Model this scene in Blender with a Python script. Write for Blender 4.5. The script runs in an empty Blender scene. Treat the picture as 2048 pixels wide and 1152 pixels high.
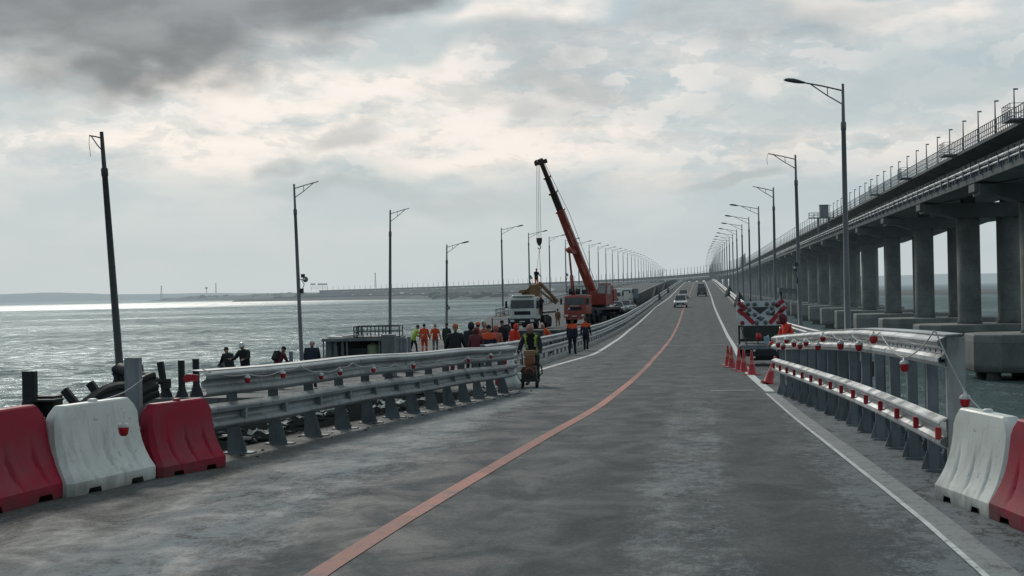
import bpy, bmesh, math, random
import numpy as np
from mathutils import Vector, Matrix
random.seed(7)
R_ = math.radians
scene = bpy.context.scene
C = scene.collection
PI = math.pi

# ------------------------------------------------------------------ camera frame
CZ = 9.5            # camera height above the sea; sea level is z = 0, the road runs along +Y
FPX = 2800.0
YAW = math.atan(0.1343)
PITCH = math.atan(6.0 / FPX)
ROLL = math.atan(0.0205)
_f0 = Vector((-math.sin(YAW), math.cos(YAW), 0))
_r0 = Vector((math.cos(YAW), math.sin(YAW), 0))
_u0 = Vector((0, 0, 1))
_f = (_f0 * math.cos(PITCH) + _u0 * math.sin(PITCH)).normalized()
_u1 = _r0.cross(_f)
_r = (_r0 * math.cos(ROLL) - _u1 * math.sin(ROLL)).normalized()
_u = (_u1 * math.cos(ROLL) + _r0 * math.sin(ROLL)).normalized()
CAM = Vector((0, 0, CZ))

def P(x, y, D):
    """survey point: the world position of something D metres ahead"""
    return CAM + _f * D + _r * ((x - 1024) / FPX * D) + _u * ((576 - y) / FPX * D)

# ------------------------------------------------------------------ height profile of the road
_tab = [(-40, 1.95), (0, 1.98), (14, 2.0), (18, 2.05), (25, 2.22), (35, 2.52), (50, 2.9), (69, 3.2), (100, 3.45), (130, 3.4),
        (170, 3.0), (204, 2.55), (300, 1.2), (400, -0.2), (500, -1.5), (600, -2.4), (700, -2.3), (900, -1.3), (1100, -0.4),
        (1300, 0.3), (1700, 0.8), (2200, 1.5), (3200, 3.0)]
_gx = np.arange(-60, 3300, 2.0)
_gy = np.interp(_gx, [a for a, b in _tab], [b for a, b in _tab])
_k = np.hanning(13); _k /= _k.sum()
_gs = np.convolve(np.pad(_gy, 6, mode='edge'), _k, mode='valid')
def zr(v): return CZ - float(np.interp(v, _gx, _gs))
_ltab = [(106, 3.05), (130, 3.58), (150, 3.68), (170, 3.4), (204, 2.8), (300, 1.3), (400, -0.1), (500, -1.4), (600, -2.3), (700, -2.2), (900, -1.2),
         (1100, -0.4), (1300, 0.3), (1700, 0.8), (2200, 1.5), (3200, 3.0)]
def zl(v): return CZ - float(np.interp(v, [a for a, b in _ltab], [b for a, b in _ltab]))
ZLOW = CZ - 3.65      # the sunken span of the left carriageway

def G(x, y, zf=zr):
    """where the line of sight of a surveyed point meets the road surface"""
    lo, hi = 6.0, 900.0
    D = 6.0; prev = None
    while D < 900:
        p = P(x, y, D)
        if p.z <= zf(p.y): return p
        D *= 1.004
    return P(x, y, 900)

RC = 1800.0; S0 = 1000.0
def A(u, s, z=0.0):
    """road axis: straight to station 1000, then a long left-hand curve"""
    if s <= S0: return Vector((u, s, z))
    a = (s - S0) / RC
    return Vector((-RC + (RC + u) * math.cos(a), S0 + (RC + u) * math.sin(a), z))

def lin(c):
    return tuple(((x / 255) / 12.92 if x / 255 <= 0.04045 else ((x / 255 + 0.055) / 1.055) ** 2.4) for x in c)

# ------------------------------------------------------------------ node helpers
class NT:
    def __init__(s, nt): s.nt = nt
    def n(s, t, **kw):
        nd = s.nt.nodes.new(t)
        for k, v in kw.items(): setattr(nd, k, v)
        return nd
    def l(s, a, b): s.nt.links.new(a, b)
    def _in(s, sock, v):
        if isinstance(v, (int, float)): sock.default_value = v
        elif isinstance(v, (tuple, list, Vector)):
            if len(sock.default_value) == 4 and len(v) == 3: v = (*v, 1)
            sock.default_value = v
        else: s.l(v, sock)
    def m(s, op, a, b=0.0, c=None, clamp=False):
        nd = s.n('ShaderNodeMath', operation=op, use_clamp=clamp)
        s._in(nd.inputs[0], a); s._in(nd.inputs[1], b)
        if c is not None: s._in(nd.inputs[2], c)
        return nd.outputs[0]
    def vm(s, op, a, b=(0, 0, 0)):
        nd = s.n('ShaderNodeVectorMath', operation=op)
        s._in(nd.inputs[0], a)
        if op == 'SCALE': s._in(nd.inputs['Scale'], b)
        else: s._in(nd.inputs[1], b)
        return nd.outputs['Value'] if op in ('LENGTH', 'DISTANCE', 'DOT_PRODUCT') else nd.outputs[0]
    def noise(s, vec, scale, detail=4, rough=0.5, dist=0.0, out='Fac'):
        nd = s.n('ShaderNodeTexNoise')
        s._in(nd.inputs['Vector'], vec)
        nd.inputs['Scale'].default_value = scale; nd.inputs['Detail'].default_value = detail
        nd.inputs['Roughness'].default_value = rough; nd.inputs['Distortion'].default_value = dist
        return nd.outputs[out] if out == 'Fac' else nd.outputs['Color']
    def ss(s, v, a, b, lo=0.0, hi=1.0):
        nd = s.n('ShaderNodeMapRange', interpolation_type='SMOOTHSTEP')
        s._in(nd.inputs['Value'], v)
        nd.inputs['From Min'].default_value = a; nd.inputs['From Max'].default_value = b
        nd.inputs['To Min'].default_value = lo; nd.inputs['To Max'].default_value = hi
        return nd.outputs[0]
    def mix(s, f, a, b, blend='MIX'):
        nd = s.n('ShaderNodeMix', data_type='RGBA', blend_type=blend)
        s._in(nd.inputs[0], f); s._in(nd.inputs[6], a); s._in(nd.inputs[7], b)
        return nd.outputs[2]
    def xyz(s, x, y, z=0.0):
        nd = s.n('ShaderNodeCombineXYZ')
        s._in(nd.inputs[0], x); s._in(nd.inputs[1], y); s._in(nd.inputs[2], z)
        return nd.outputs[0]
    def sep(s, v):
        nd = s.n('ShaderNodeSeparateXYZ'); s._in(nd.inputs[0], v); return nd.outputs
    def bump(s, h, strength, dist, normal=None):
        nd = s.n('ShaderNodeBump'); s._in(nd.inputs['Height'], h)
        nd.inputs['Strength'].default_value = strength; nd.inputs['Distance'].default_value = dist
        if normal is not None: s.l(normal, nd.inputs['Normal'])
        return nd.outputs[0]

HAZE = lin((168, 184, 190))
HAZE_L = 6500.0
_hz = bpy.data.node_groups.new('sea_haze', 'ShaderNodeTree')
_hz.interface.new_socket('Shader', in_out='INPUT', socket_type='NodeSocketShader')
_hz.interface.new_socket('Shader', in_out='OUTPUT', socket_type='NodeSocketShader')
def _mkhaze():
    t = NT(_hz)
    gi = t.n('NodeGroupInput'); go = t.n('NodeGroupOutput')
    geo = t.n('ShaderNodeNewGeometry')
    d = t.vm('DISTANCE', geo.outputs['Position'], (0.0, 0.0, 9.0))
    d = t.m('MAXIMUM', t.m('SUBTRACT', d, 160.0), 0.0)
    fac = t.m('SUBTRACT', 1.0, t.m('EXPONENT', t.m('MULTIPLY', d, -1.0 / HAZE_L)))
    em = t.n('ShaderNodeEmission'); em.inputs[0].default_value = (*HAZE, 1); em.inputs[1].default_value = 0.92  # haze painted into each material as a pale glow growing with distance
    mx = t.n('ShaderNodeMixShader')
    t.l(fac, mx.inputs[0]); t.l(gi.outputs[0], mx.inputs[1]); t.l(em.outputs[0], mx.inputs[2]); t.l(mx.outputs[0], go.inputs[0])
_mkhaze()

def new_mat(name):
    m = bpy.data.materials.new(name); m.use_nodes = True
    nt = m.node_tree; nt.nodes.clear()
    t = NT(nt)
    out = t.n('ShaderNodeOutputMaterial')
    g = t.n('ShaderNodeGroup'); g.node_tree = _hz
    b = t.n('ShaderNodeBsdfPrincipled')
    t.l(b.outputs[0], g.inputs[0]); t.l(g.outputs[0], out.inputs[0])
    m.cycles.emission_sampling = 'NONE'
    return m, t, b, g

MATS = {}
def mat(name, col, rough=0.6, metal=0.0, var=0.25, scale=6.0, col2=None, grime=0.0, bump=0.0, spec=None, coat=0.0, zdirt=None, forms=False):
    """paint / metal / cloth with large and small tone variation, grime streaks and bump"""
    if name in MATS: return MATS[name]
    m, t, b, g = new_mat(name)
    tc = t.n('ShaderNodeTexCoord').outputs['Object']
    n1 = t.noise(tc, scale, 5, 0.6)
    n2 = t.noise(tc, scale * 0.17 + 0.3, 3, 0.5)
    c2 = col2 if col2 else tuple(c * (1 - var) for c in col)
    c1 = tuple(min(1, c * (1 + var * 0.45)) for c in col)
    f = t.ss(t.m('ADD', t.m('MULTIPLY', n1, 0.5), t.m('MULTIPLY', n2, 0.5)), 0.36, 0.64)
    cc = t.mix(f, c2, c1)
    if grime > 0:
        sx = t.sep(tc)
        gv = t.xyz(t.m('MULTIPLY', sx[0], 5.0), t.m('MULTIPLY', sx[1], 5.0), t.m('MULTIPLY', sx[2], 0.8))
        gn = t.noise(gv, 2.0, 5, 0.65)
        cc = t.mix(t.m('MULTIPLY', t.ss(gn, 0.48, 0.75), grime), cc, (0.03, 0.028, 0.025))
    if zdirt:
        oz = t.sep(tc)[2]; dn = t.noise(tc, 14.0, 6, 0.7); dn2 = t.noise(tc, 3.0, 4, 0.6)
        cc = t.mix(t.m('MULTIPLY', t.ss(t.m('ADD', oz, t.m('MULTIPLY', dn2, 0.35)), zdirt + .2, .12), 0.62), cc, (0.075, 0.070, 0.062))
        cc = t.mix(t.ss(dn, 0.61, 0.70, 0.0, 0.6), cc, (0.05, 0.045, 0.04))
    if forms:
        wp = t.n('ShaderNodeNewGeometry').outputs['Position']; wz = t.sep(wp)[2]
        fr = t.m('ABSOLUTE', t.m('SUBTRACT', t.m('FRACT', t.m('DIVIDE', wz, 2.4)), 0.5))
        cc = t.mix(t.ss(fr, 0.018, 0.0, 0.0, 0.55), cc, (0.05, 0.052, 0.05))
        lift = t.noise(t.xyz(0.0, 0.0, t.m('FLOOR', t.m('DIVIDE', t.m('ADD', wz, 1.2), 2.4))), 3.7, 0)
        cc = t.mix(t.ss(lift, 0.35, 0.65, 0.0, 0.3), cc, (0.07, 0.075, 0.072))
        cc = t.mix(t.ss(t.m('ADD', wz, t.m('MULTIPLY', n1, 1.2)), 2.3, 1.5, 0.0, 0.75), cc, (0.028, 0.034, 0.028))
    t.l(cc, b.inputs['Base Color'])
    t.l(t.ss(n1, 0.3, 0.7, max(0.03, rough - 0.12), min(1, rough + 0.14)), b.inputs['Roughness'])
    b.inputs['Metallic'].default_value = metal
    if spec is not None: b.inputs['Specular IOR Level'].default_value = spec
    if coat: b.inputs['Coat Weight'].default_value = coat
    if bump > 0: t.l(t.bump(n1, 0.6, bump), b.inputs['Normal'])
    MATS[name] = m
    return m

# ------------------------------------------------------------------ mesh builder
class MB:
    def __init__(s): s.v = []; s.f = []; s.m = []; s.sm = []
    def add(s, vs, fs, mi=0, smooth=False):
        o = len(s.v); s.v += [tuple(p) for p in vs]
        for f in fs: s.f.append(tuple(o + i for i in f)); s.m.append(mi); s.sm.append(smooth)
        return s
    def box(s, c, size, rot=None, mi=0, taper=(1, 1)):
        hx, hy, hz = size[0] / 2, size[1] / 2, size[2] / 2
        vs = []
        for sz in (-1, 1):
            tx, ty = (1, 1) if sz < 0 else taper
            for sx, sy in ((-1, -1), (1, -1), (1, 1), (-1, 1)): vs.append(Vector((sx * hx * tx, sy * hy * ty, sz * hz)))
        if rot is not None: vs = [rot @ p for p in vs]
        c = Vector(c); vs = [p + c for p in vs]
        return s.add(vs, [(3, 2, 1, 0), (4, 5, 6, 7), (0, 1, 5, 4), (1, 2, 6, 5), (2, 3, 7, 6), (3, 0, 4, 7)], mi)
    def bar(s, a, b, w, h, mi=0, up=(0, 0, 1)):
        a = Vector(a); b = Vector(b); d = b - a; L = d.length; d.normalize()
        upv = Vector(up)
        if abs(d.dot(upv)) > 0.98: upv = Vector((0, 1, 0))
        x = d.cross(upv).normalized(); z = x.cross(d)
        M = Matrix((x, d, z)).transposed()
        return s.box((a + b) / 2, (w, L, h), M, mi)
    def tube(s, path, r, n=10, mi=0, smooth=True, caps=True, flat=1.0):
        path = [Vector(p) for p in path]
        k = len(path); rs = r if isinstance(r, (list, tuple)) else [r] * k
        vs = []; prevx = None
        for i, p in enumerate(path):
            d = (path[min(i + 1, k - 1)] - path[max(i - 1, 0)])
            if d.length < 1e-9: d = Vector((0, 0, 1))
            d.normalize()
            ref = Vector((0, 0, 1)) if abs(d.z) < 0.95 else Vector((0, 1, 0))
            if prevx is None: x = d.cross(ref).normalized()
            else:
                x = (prevx - d * prevx.dot(d))
                x = x.normalized() if x.length > 1e-6 else d.cross(ref).normalized()
            prevx = x; y = d.cross(x)
            for j in range(n):
                a = 2 * PI * j / n
                vs.append(p + (x * math.cos(a) + y * math.sin(a) * flat) * rs[i])
        fs = [(i * n + j, i * n + (j + 1) % n, (i + 1) * n + (j + 1) % n, (i + 1) * n + j) for i in range(k - 1) for j in range(n)]
        if caps: fs += [tuple(reversed(range(n))), tuple((k - 1) * n + j for j in range(n))]
        return s.add(vs, fs, mi, smooth)
    def ell(s, c, r, nu=14, nv=9, mi=0, rot=None, zmin=-1.0):
        vs = []; c = Vector(c)
        for i in range(nv + 1):
            ph = -PI / 2 + PI * i / nv
            for j in range(nu):
                a = 2 * PI * j / nu
                z = max(zmin, math.sin(ph))
                p = Vector((r[0] * math.cos(ph) * math.cos(a), r[1] * math.cos(ph) * math.sin(a), r[2] * z))
                if rot is not None: p = rot @ p
                vs.append(c + p)
        fs = [(i * nu + j, i * nu + (j + 1) % nu, (i + 1) * nu + (j + 1) % nu, (i + 1) * nu + j) for i in range(nv) for j in range(nu)]
        return s.add(vs, fs, mi, True)
    def lathe(s, prof, c=(0, 0, 0), n=16, mi=0, smooth=True, axis='z'):
        vs = []; c = Vector(c)
        for r, z in prof:
            for j in range(n):
                a = 2 * PI * j / n
                p = (r * math.cos(a), r * math.sin(a), z)
                if axis == 'x': p = (p[2], p[0], p[1])
                if axis == 'y': p = (p[0], p[2], p[1])
                vs.append(c + Vector(p))
        k = len(prof)
        fs = [(i * n + j, i * n + (j + 1) % n, (i + 1) * n + (j + 1) % n, (i + 1) * n + j) for i in range(k - 1) for j in range(n)]
        return s.add(vs, fs, mi, smooth)
    def prism(s, poly, a, b, axis='x', mi=0):
        """poly of 2-D points extruded from a to b along an axis"""
        n = len(poly)
        def mk(p, t):
            return {'x': (t, p[0], p[1]), 'y': (p[0], t, p[1]), 'z': (p[0], p[1], t)}[axis]
        vs = [mk(p, a) for p in poly] + [mk(p, b) for p in poly]
        fs = [tuple(range(n)), tuple(reversed(range(n, 2 * n)))] + [(i, n + i, n + (i + 1) % n, (i + 1) % n) for i in range(n)]
        return s.add(vs, fs, mi)
    def sweep(s, rows, closed=True, mi=0, smooth=False, caps=True):
        """rows: list of rings (equal length) joined one to the next"""
        n = len(rows[0]); vs = [p for r in rows for p in r]
        rng = range(n) if closed else range(n - 1)
        fs = [(i * n + j, i * n + (j + 1) % n, (i + 1) * n + (j + 1) % n, (i + 1) * n + j) for i in range(len(rows) - 1) for j in rng]
        if closed and caps: fs += [tuple(reversed(range(n))), tuple((len(rows) - 1) * n + j for j in range(n))]
        return s.add(vs, fs, mi, smooth)
    def build(s, name, mats, parent=None, bevel=0.0, fix=True, seg=2):
        me = bpy.data.meshes.new(name)
        me.from_pydata(s.v, [], s.f)
        if not isinstance(mats, (list, tuple)): mats = [mats]
        for m in mats: me.materials.append(m)
        me.polygons.foreach_set('material_index', s.m)
        me.polygons.foreach_set('use_smooth', s.sm)
        if fix:
            bm = bmesh.new(); bm.from_mesh(me); bmesh.ops.recalc_face_normals(bm, faces=bm.faces); bm.to_mesh(me); bm.free()
        me.update()
        o = bpy.data.objects.new(name, me); C.objects.link(o)
        if parent: o.parent = parent
        if bevel > 0:
            b = o.modifiers.new('bevel', 'BEVEL'); b.width = bevel; b.segments = seg; b.limit_method = 'ANGLE'; b.angle_limit = R_(40)
        return o

def tag(o, label=None, cat=None, group=None, kind=None):
    if label: o['label'] = label
    if cat: o['category'] = cat
    if group: o['group'] = group
    if kind: o['kind'] = kind
    return o
def thing(name, label, cat, loc=(0, 0, 0), rz=0.0, group=None):
    o = bpy.data.objects.new(name, None); C.objects.link(o)
    o.empty_display_size = 0.3
    o.location = loc; o.rotation_euler = (0, 0, rz)
    return tag(o, label, cat, group)
def struct(o): o['kind'] = 'structure'; return o
_kids = {}
def copy_tree(src, loc=None, rz=None, label=None, group=None, scale=None):
    def rec(o, parent):
        c = o.copy(); C.objects.link(c)
        c.parent = parent
        for ch in list(o.children): rec(ch, c)
        return c
    r = rec(src, None)
    if loc is not None: r.location = loc
    if rz is not None: r.rotation_euler = (r.rotation_euler[0], r.rotation_euler[1], rz)
    if scale is not None: r.scale = scale
    if label: r['label'] = label
    if group: r['group'] = group
    return r

# ------------------------------------------------------------------ materials
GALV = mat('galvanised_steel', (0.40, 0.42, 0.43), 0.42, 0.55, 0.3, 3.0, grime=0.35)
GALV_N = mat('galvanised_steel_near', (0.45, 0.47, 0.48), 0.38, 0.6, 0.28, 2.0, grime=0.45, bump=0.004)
GALV_L = mat('galvanised_steel_shaded', (0.25, 0.28, 0.29), 0.5, 0.4, 0.3, 2.0, grime=0.5, bump=0.004)  # darker copy of the galvanised steel, the left rail's shade put into its colour
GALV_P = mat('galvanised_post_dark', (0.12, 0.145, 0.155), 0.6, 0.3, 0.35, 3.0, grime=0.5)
GALV_D = mat('galvanised_steel_dull', (0.22, 0.25, 0.27), 0.6, 0.3, 0.35, 3.0, grime=0.4)
STEEL_D = mat('dark_steel', (0.05, 0.055, 0.06), 0.6, 0.2, 0.4, 3.0)
CHAR = mat('charred_steel', (0.022, 0.024, 0.026), 0.7, 0.2, 0.5, 5.0, bump=0.01)
POLE = mat('lamp_pole_steel', (0.13, 0.14, 0.15), 0.5, 0.4, 0.25, 1.0)
RED_P = mat('red_barrier_plastic', (0.30, 0.006, 0.030), 0.5, 0, 0.18, 3.0, col2=(0.22, 0.010, 0.026), grime=0.3, spec=.22, bump=0.004, zdirt=.22)
WHITE_P = mat('white_barrier_plastic', (0.62, 0.64, 0.60), 0.45, 0, 0.15, 3.0, grime=0.35, bump=0.004, zdirt=.22)
RED_L = mat('red_lantern_plastic', (0.42, 0.012, 0.02), 0.3, 0, 0.1)
WHITE_L = mat('white_lantern_cap', (0.6, 0.6, 0.58), 0.5)
CORD = mat('pale_cord', (0.5, 0.5, 0.47), 0.8)
BLACK = mat('black_rubber', (0.012, 0.012, 0.013), 0.75)
GLASS = mat('dark_glass', (0.02, 0.028, 0.032), 0.08, 0, 0.1, spec=0.8)
CONC = mat('pier_concrete', (0.165, 0.18, 0.172), 0.85, 0, 0.35, 0.35, grime=0.5, bump=0.02, forms=True)
CONC_C = mat('pile_cap_concrete', (0.23, 0.245, 0.235), 0.85, 0, 0.3, 0.3, grime=0.4, bump=0.03, forms=True)
CONC_B = mat('bridge_beam_concrete', (0.12, 0.135, 0.135), 0.85, 0, 0.3, 0.3, grime=0.4)
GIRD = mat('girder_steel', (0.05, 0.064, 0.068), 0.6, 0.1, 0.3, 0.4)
BRIGHT = mat('pipe_cladding', (0.5, 0.52, 0.52), 0.35, 0.5, 0.2, 0.5)
# ------------------------------------------------------------------ camera
cd = bpy.data.cameras.new('camera'); cam = bpy.data.objects.new('camera', cd); C.objects.link(cam)
cd.sensor_width = 36; cd.lens = FPX / 2048 * 36; cd.clip_start = 0.3; cd.clip_end = 60000
M = Matrix((_r, _u, -_f)).transposed().to_4x4(); M.translation = CAM
cam.matrix_world = M; scene.camera = cam
scene.render.resolution_x = 1024; scene.render.resolution_y = 576
scene.view_settings.view_transform = 'Standard'; scene.view_settings.look = 'None'; scene.view_settings.exposure = 0

# ------------------------------------------------------------------ sky
SUN_AZ = R_(-24.0); SUN_EL = R_(33.0)
w = bpy.data.worlds.new('World'); scene.world = w; w.use_nodes = True
nt = w.node_tree; nt.nodes.clear(); t = NT(nt)
def build_sky():
    sky = t.n('ShaderNodeTexSky', sky_type='NISHITA')
    sky.sun_disc = False; sky.sun_elevation = SUN_EL; sky.sun_rotation = SUN_AZ
    sky.air_density = 1.0; sky.dust_density = 2.5; sky.ozone_density = 1.5
    d = t.n('ShaderNodeTexCoord').outputs['Generated']
    s = t.sep(d)
    # bearing from north-of-road and elevation, both in thousandths of the lens scale so clouds can be surveyed in
    az = t.m('ADD', t.m('ARCTAN2', s[0], s[1]), YAW)
    X = t.m('ADD', t.m('MULTIPLY', az, 2.8), 1.024)
    hl = t.m('SQRT', t.m('ADD', t.m('MULTIPLY', s[0], s[0]), t.m('MULTIPLY', s[1], s[1])))
    Y = t.m('MULTIPLY', t.m('ARCTAN2', s[2], hl), 2.8)       # height above horizon
    Yp = t.m('SUBTRACT', t.m('SUBTRACT', 0.603, t.m('MULTIPLY', X, 0.0205)), Y)   # depth below the top of the survey plate
    v = t.xyz(X, t.m('MULTIPLY', Yp, 1.7), 0.0)
    warp = t.noise(v, 2.6, 3, 0.5, out='Color')
    wv = t.vm('SCALE', t.vm('SUBTRACT', warp, (0.5, 0.5, 0.5)), 0.30)
    warp2 = t.noise(v, 8.0, 4, 0.5, out='Color')
    wv2 = t.vm('SCALE', t.vm('SUBTRACT', warp2, (0.5, 0.5, 0.5)), 0.07)
    wv = t.vm('ADD', wv, wv2)
    q = t.vm('ADD', t.xyz(X, Yp, 0.0), wv)
    qs = t.sep(q)
    def blob(cx, cy, rx, ry, ang=0.0, soft=0.6):
        dx = t.m('SUBTRACT', qs[0], cx); dy = t.m('SUBTRACT', qs[1], cy)
        ca, sa = math.cos(ang), math.sin(ang)
        a = t.m('DIVIDE', t.m('ADD', t.m('MULTIPLY', dx, ca), t.m('MULTIPLY', dy, sa)), rx)
        b = t.m('DIVIDE', t.m('SUBTRACT', t.m('MULTIPLY', dy, ca), t.m('MULTIPLY', dx, sa)), ry)
        r = t.m('SQRT', t.m('ADD', t.m('MULTIPLY', a, a), t.m('MULTIPLY', b, b)))
        return t.ss(r, 1.0 - soft * 0.5, 1.0 + soft * 0.5, 1.0, 0.0)
    def union(bs):
        r = bs[0]
        for b in bs[1:]: r = t.m('MAXIMUM', r, b)
        return r
    fbm = t.noise(t.vm('ADD', t.xyz(X, t.m('MULTIPLY', Yp, 2.6), 0.0), wv2), 3.6, 5, 0.52)
    fbm2 = t.noise(t.xyz(X, t.m('MULTIPLY', Yp, 3.0), 3.3), 7.5, 6, 0.60)
    base = (0.465, 0.555, 0.59)          # thin high veil, blue-grey
    veil = (0.635, 0.67, 0.675)
    low = (0.515, 0.595, 0.625)             # smooth grey-green above the sea
    warm = (0.77, 0.72, 0.67)
    col = t.mix(t.ss(fbm, 0.40, 0.60), base, veil)
    # bright, warm, billowing band across the middle
    band = t.m('MULTIPLY', t.ss(qs[1], 0.06, 0.20), t.ss(qs[1], 0.42, 0.30))
    col = t.mix(t.m('MULTIPLY', band, t.ss(fbm2, 0.38, 0.60, 0.10, 0.75)), col, warm)
    bright = union([blob(0.62, 0.185, 0.26, 0.05), blob(1.02, 0.06, 0.17, 0.035, -0.15), blob(1.78, 0.03, 0.22, 0.05, 0.2), blob(0.5, 0.29, 0.34, 0.05), blob(1.02, 0.27, 0.28, 0.06)])
    bright = t.m('MULTIPLY', bright, t.ss(fbm2, 0.3, 0.6, 0.35, 0.95))
    col = t.mix(bright, col, (0.93, 0.86, 0.79))
    fbm3 = t.noise(t.vm('ADD', t.xyz(X, t.m('MULTIPLY', Yp, 2.2), 7.0), wv2), 9.0, 7, 0.58)
    puff = t.m('MULTIPLY', t.m('MULTIPLY', t.ss(Yp, 0.02, 0.12), t.ss(Yp, 0.40, 0.28)), t.ss(fbm3, 0.49, 0.56))
    col = t.mix(t.m('MULTIPLY', puff, 0.55), col, (0.92, 0.86, 0.81))
    shade = t.m('MULTIPLY', t.m('MULTIPLY', t.ss(Yp, 0.02, 0.12), t.ss(Yp, 0.42, 0.30)), t.ss(fbm3, 0.46, 0.38))
    col = t.mix(t.m('MULTIPLY', shade, 0.35), col, (0.43, 0.495, 0.52))
    # blue-ish windows
    blue = union([blob(0.80, 0.12, 0.15, 0.04, -0.1, 1.0), blob(0.08, 0.22, 0.16, 0.05, 0, 1.2), blob(1.86, 0.16, 0.26, 0.085, 0, 1.2), blob(1.60, 0.21, 0.2, 0.05, 0, 1.3)])
    col = t.mix(t.m('MULTIPLY', blue, 0.8), col, (0.47, 0.555, 0.575))
    # grey bellies of the middle clouds
    grey = union([blob(1.09, 0.105, 0.19, 0.035, -0.05, 1.0), blob(1.14, 0.17, 0.14, 0.05, 0, 1.2), blob(0.70, 0.29, 0.07, 0.028, 0, 1.0), blob(0.545, 0.345, 0.06, 0.02, 0, 1.0), blob(1.50, 0.05, 0.24, 0.06, -0.15, 1.1),
                  blob(1.47, 0.35, 0.11, 0.02, 0, 1.0), blob(0.85, 0.40, 0.3, 0.03, 0, 1.4)])
    grey = t.m('MULTIPLY', grey, t.ss(fbm2, 0.30, 0.62, 0.35, 0.62))
    col = t.mix(grey, col, (0.325, 0.38, 0.405))
    # the heavy cloud at upper left
    dk = union([blob(0.20, -0.02, 0.68, 0.15, -0.05, 0.75), blob(0.32, 0.10, 0.25, 0.09, -0.12, 0.8), blob(0.05, 0.03, 0.3, 0.12, 0, 0.9), blob(0.80, -0.04, 0.40, 0.07, -0.1, 0.9)])
    dcol = t.mix(t.ss(fbm, 0.35, 0.65), (0.125, 0.152, 0.175), (0.235, 0.268, 0.292))
    col = t.mix(dk, col, dcol)
    # smooth towards the horizon
    col = t.mix(t.ss(Yp, 0.30, 0.50, 0.0, 0.88), col, low)
    col = t.mix(t.ss(Y, 0.09, 0.0, 0.0, 0.6), col, (0.57, 0.64, 0.67))
    # darker overcast behind and overhead, out of the photograph
    back = t.ss(s[1], 0.3, -0.6)
    col = t.mix(t.m('MULTIPLY', back, 0.8), col, (0.22, 0.295, 0.335))
    over = t.ss(s[2], 0.35, 0.9)
    col = t.mix(t.m('MULTIPLY', over, 0.75), col, (0.32, 0.41, 0.455))
    below = t.ss(s[2], -0.02, -0.1)
    col = t.mix(below, col, (0.10, 0.13, 0.14))
    # physical sky shows faintly through the cover
    tot = t.mix(0.06, t.vm('SCALE', col, 10.0), sky.outputs[0])
    bg = t.n('ShaderNodeBackground'); t.l(tot, bg.inputs[0]); bg.inputs[1].default_value = 0.1
    o = t.n('ShaderNodeOutputWorld'); t.l(bg.outputs[0], o.inputs[0])
build_sky()
sd = bpy.data.lights.new('sun', 'SUN'); sd.energy = 1.5; sd.angle = R_(10); sd.color = (1.0, 0.95, 0.87)
so = bpy.data.objects.new('sun', sd); C.objects.link(so)
sdir = Vector((math.sin(SUN_AZ) * math.cos(SUN_EL), math.cos(SUN_AZ) * math.cos(SUN_EL), math.sin(SUN_EL)))
so.rotation_euler = sdir.to_track_quat('Z', 'Y').to_euler(); so.location = (0, 0, 60)

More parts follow.
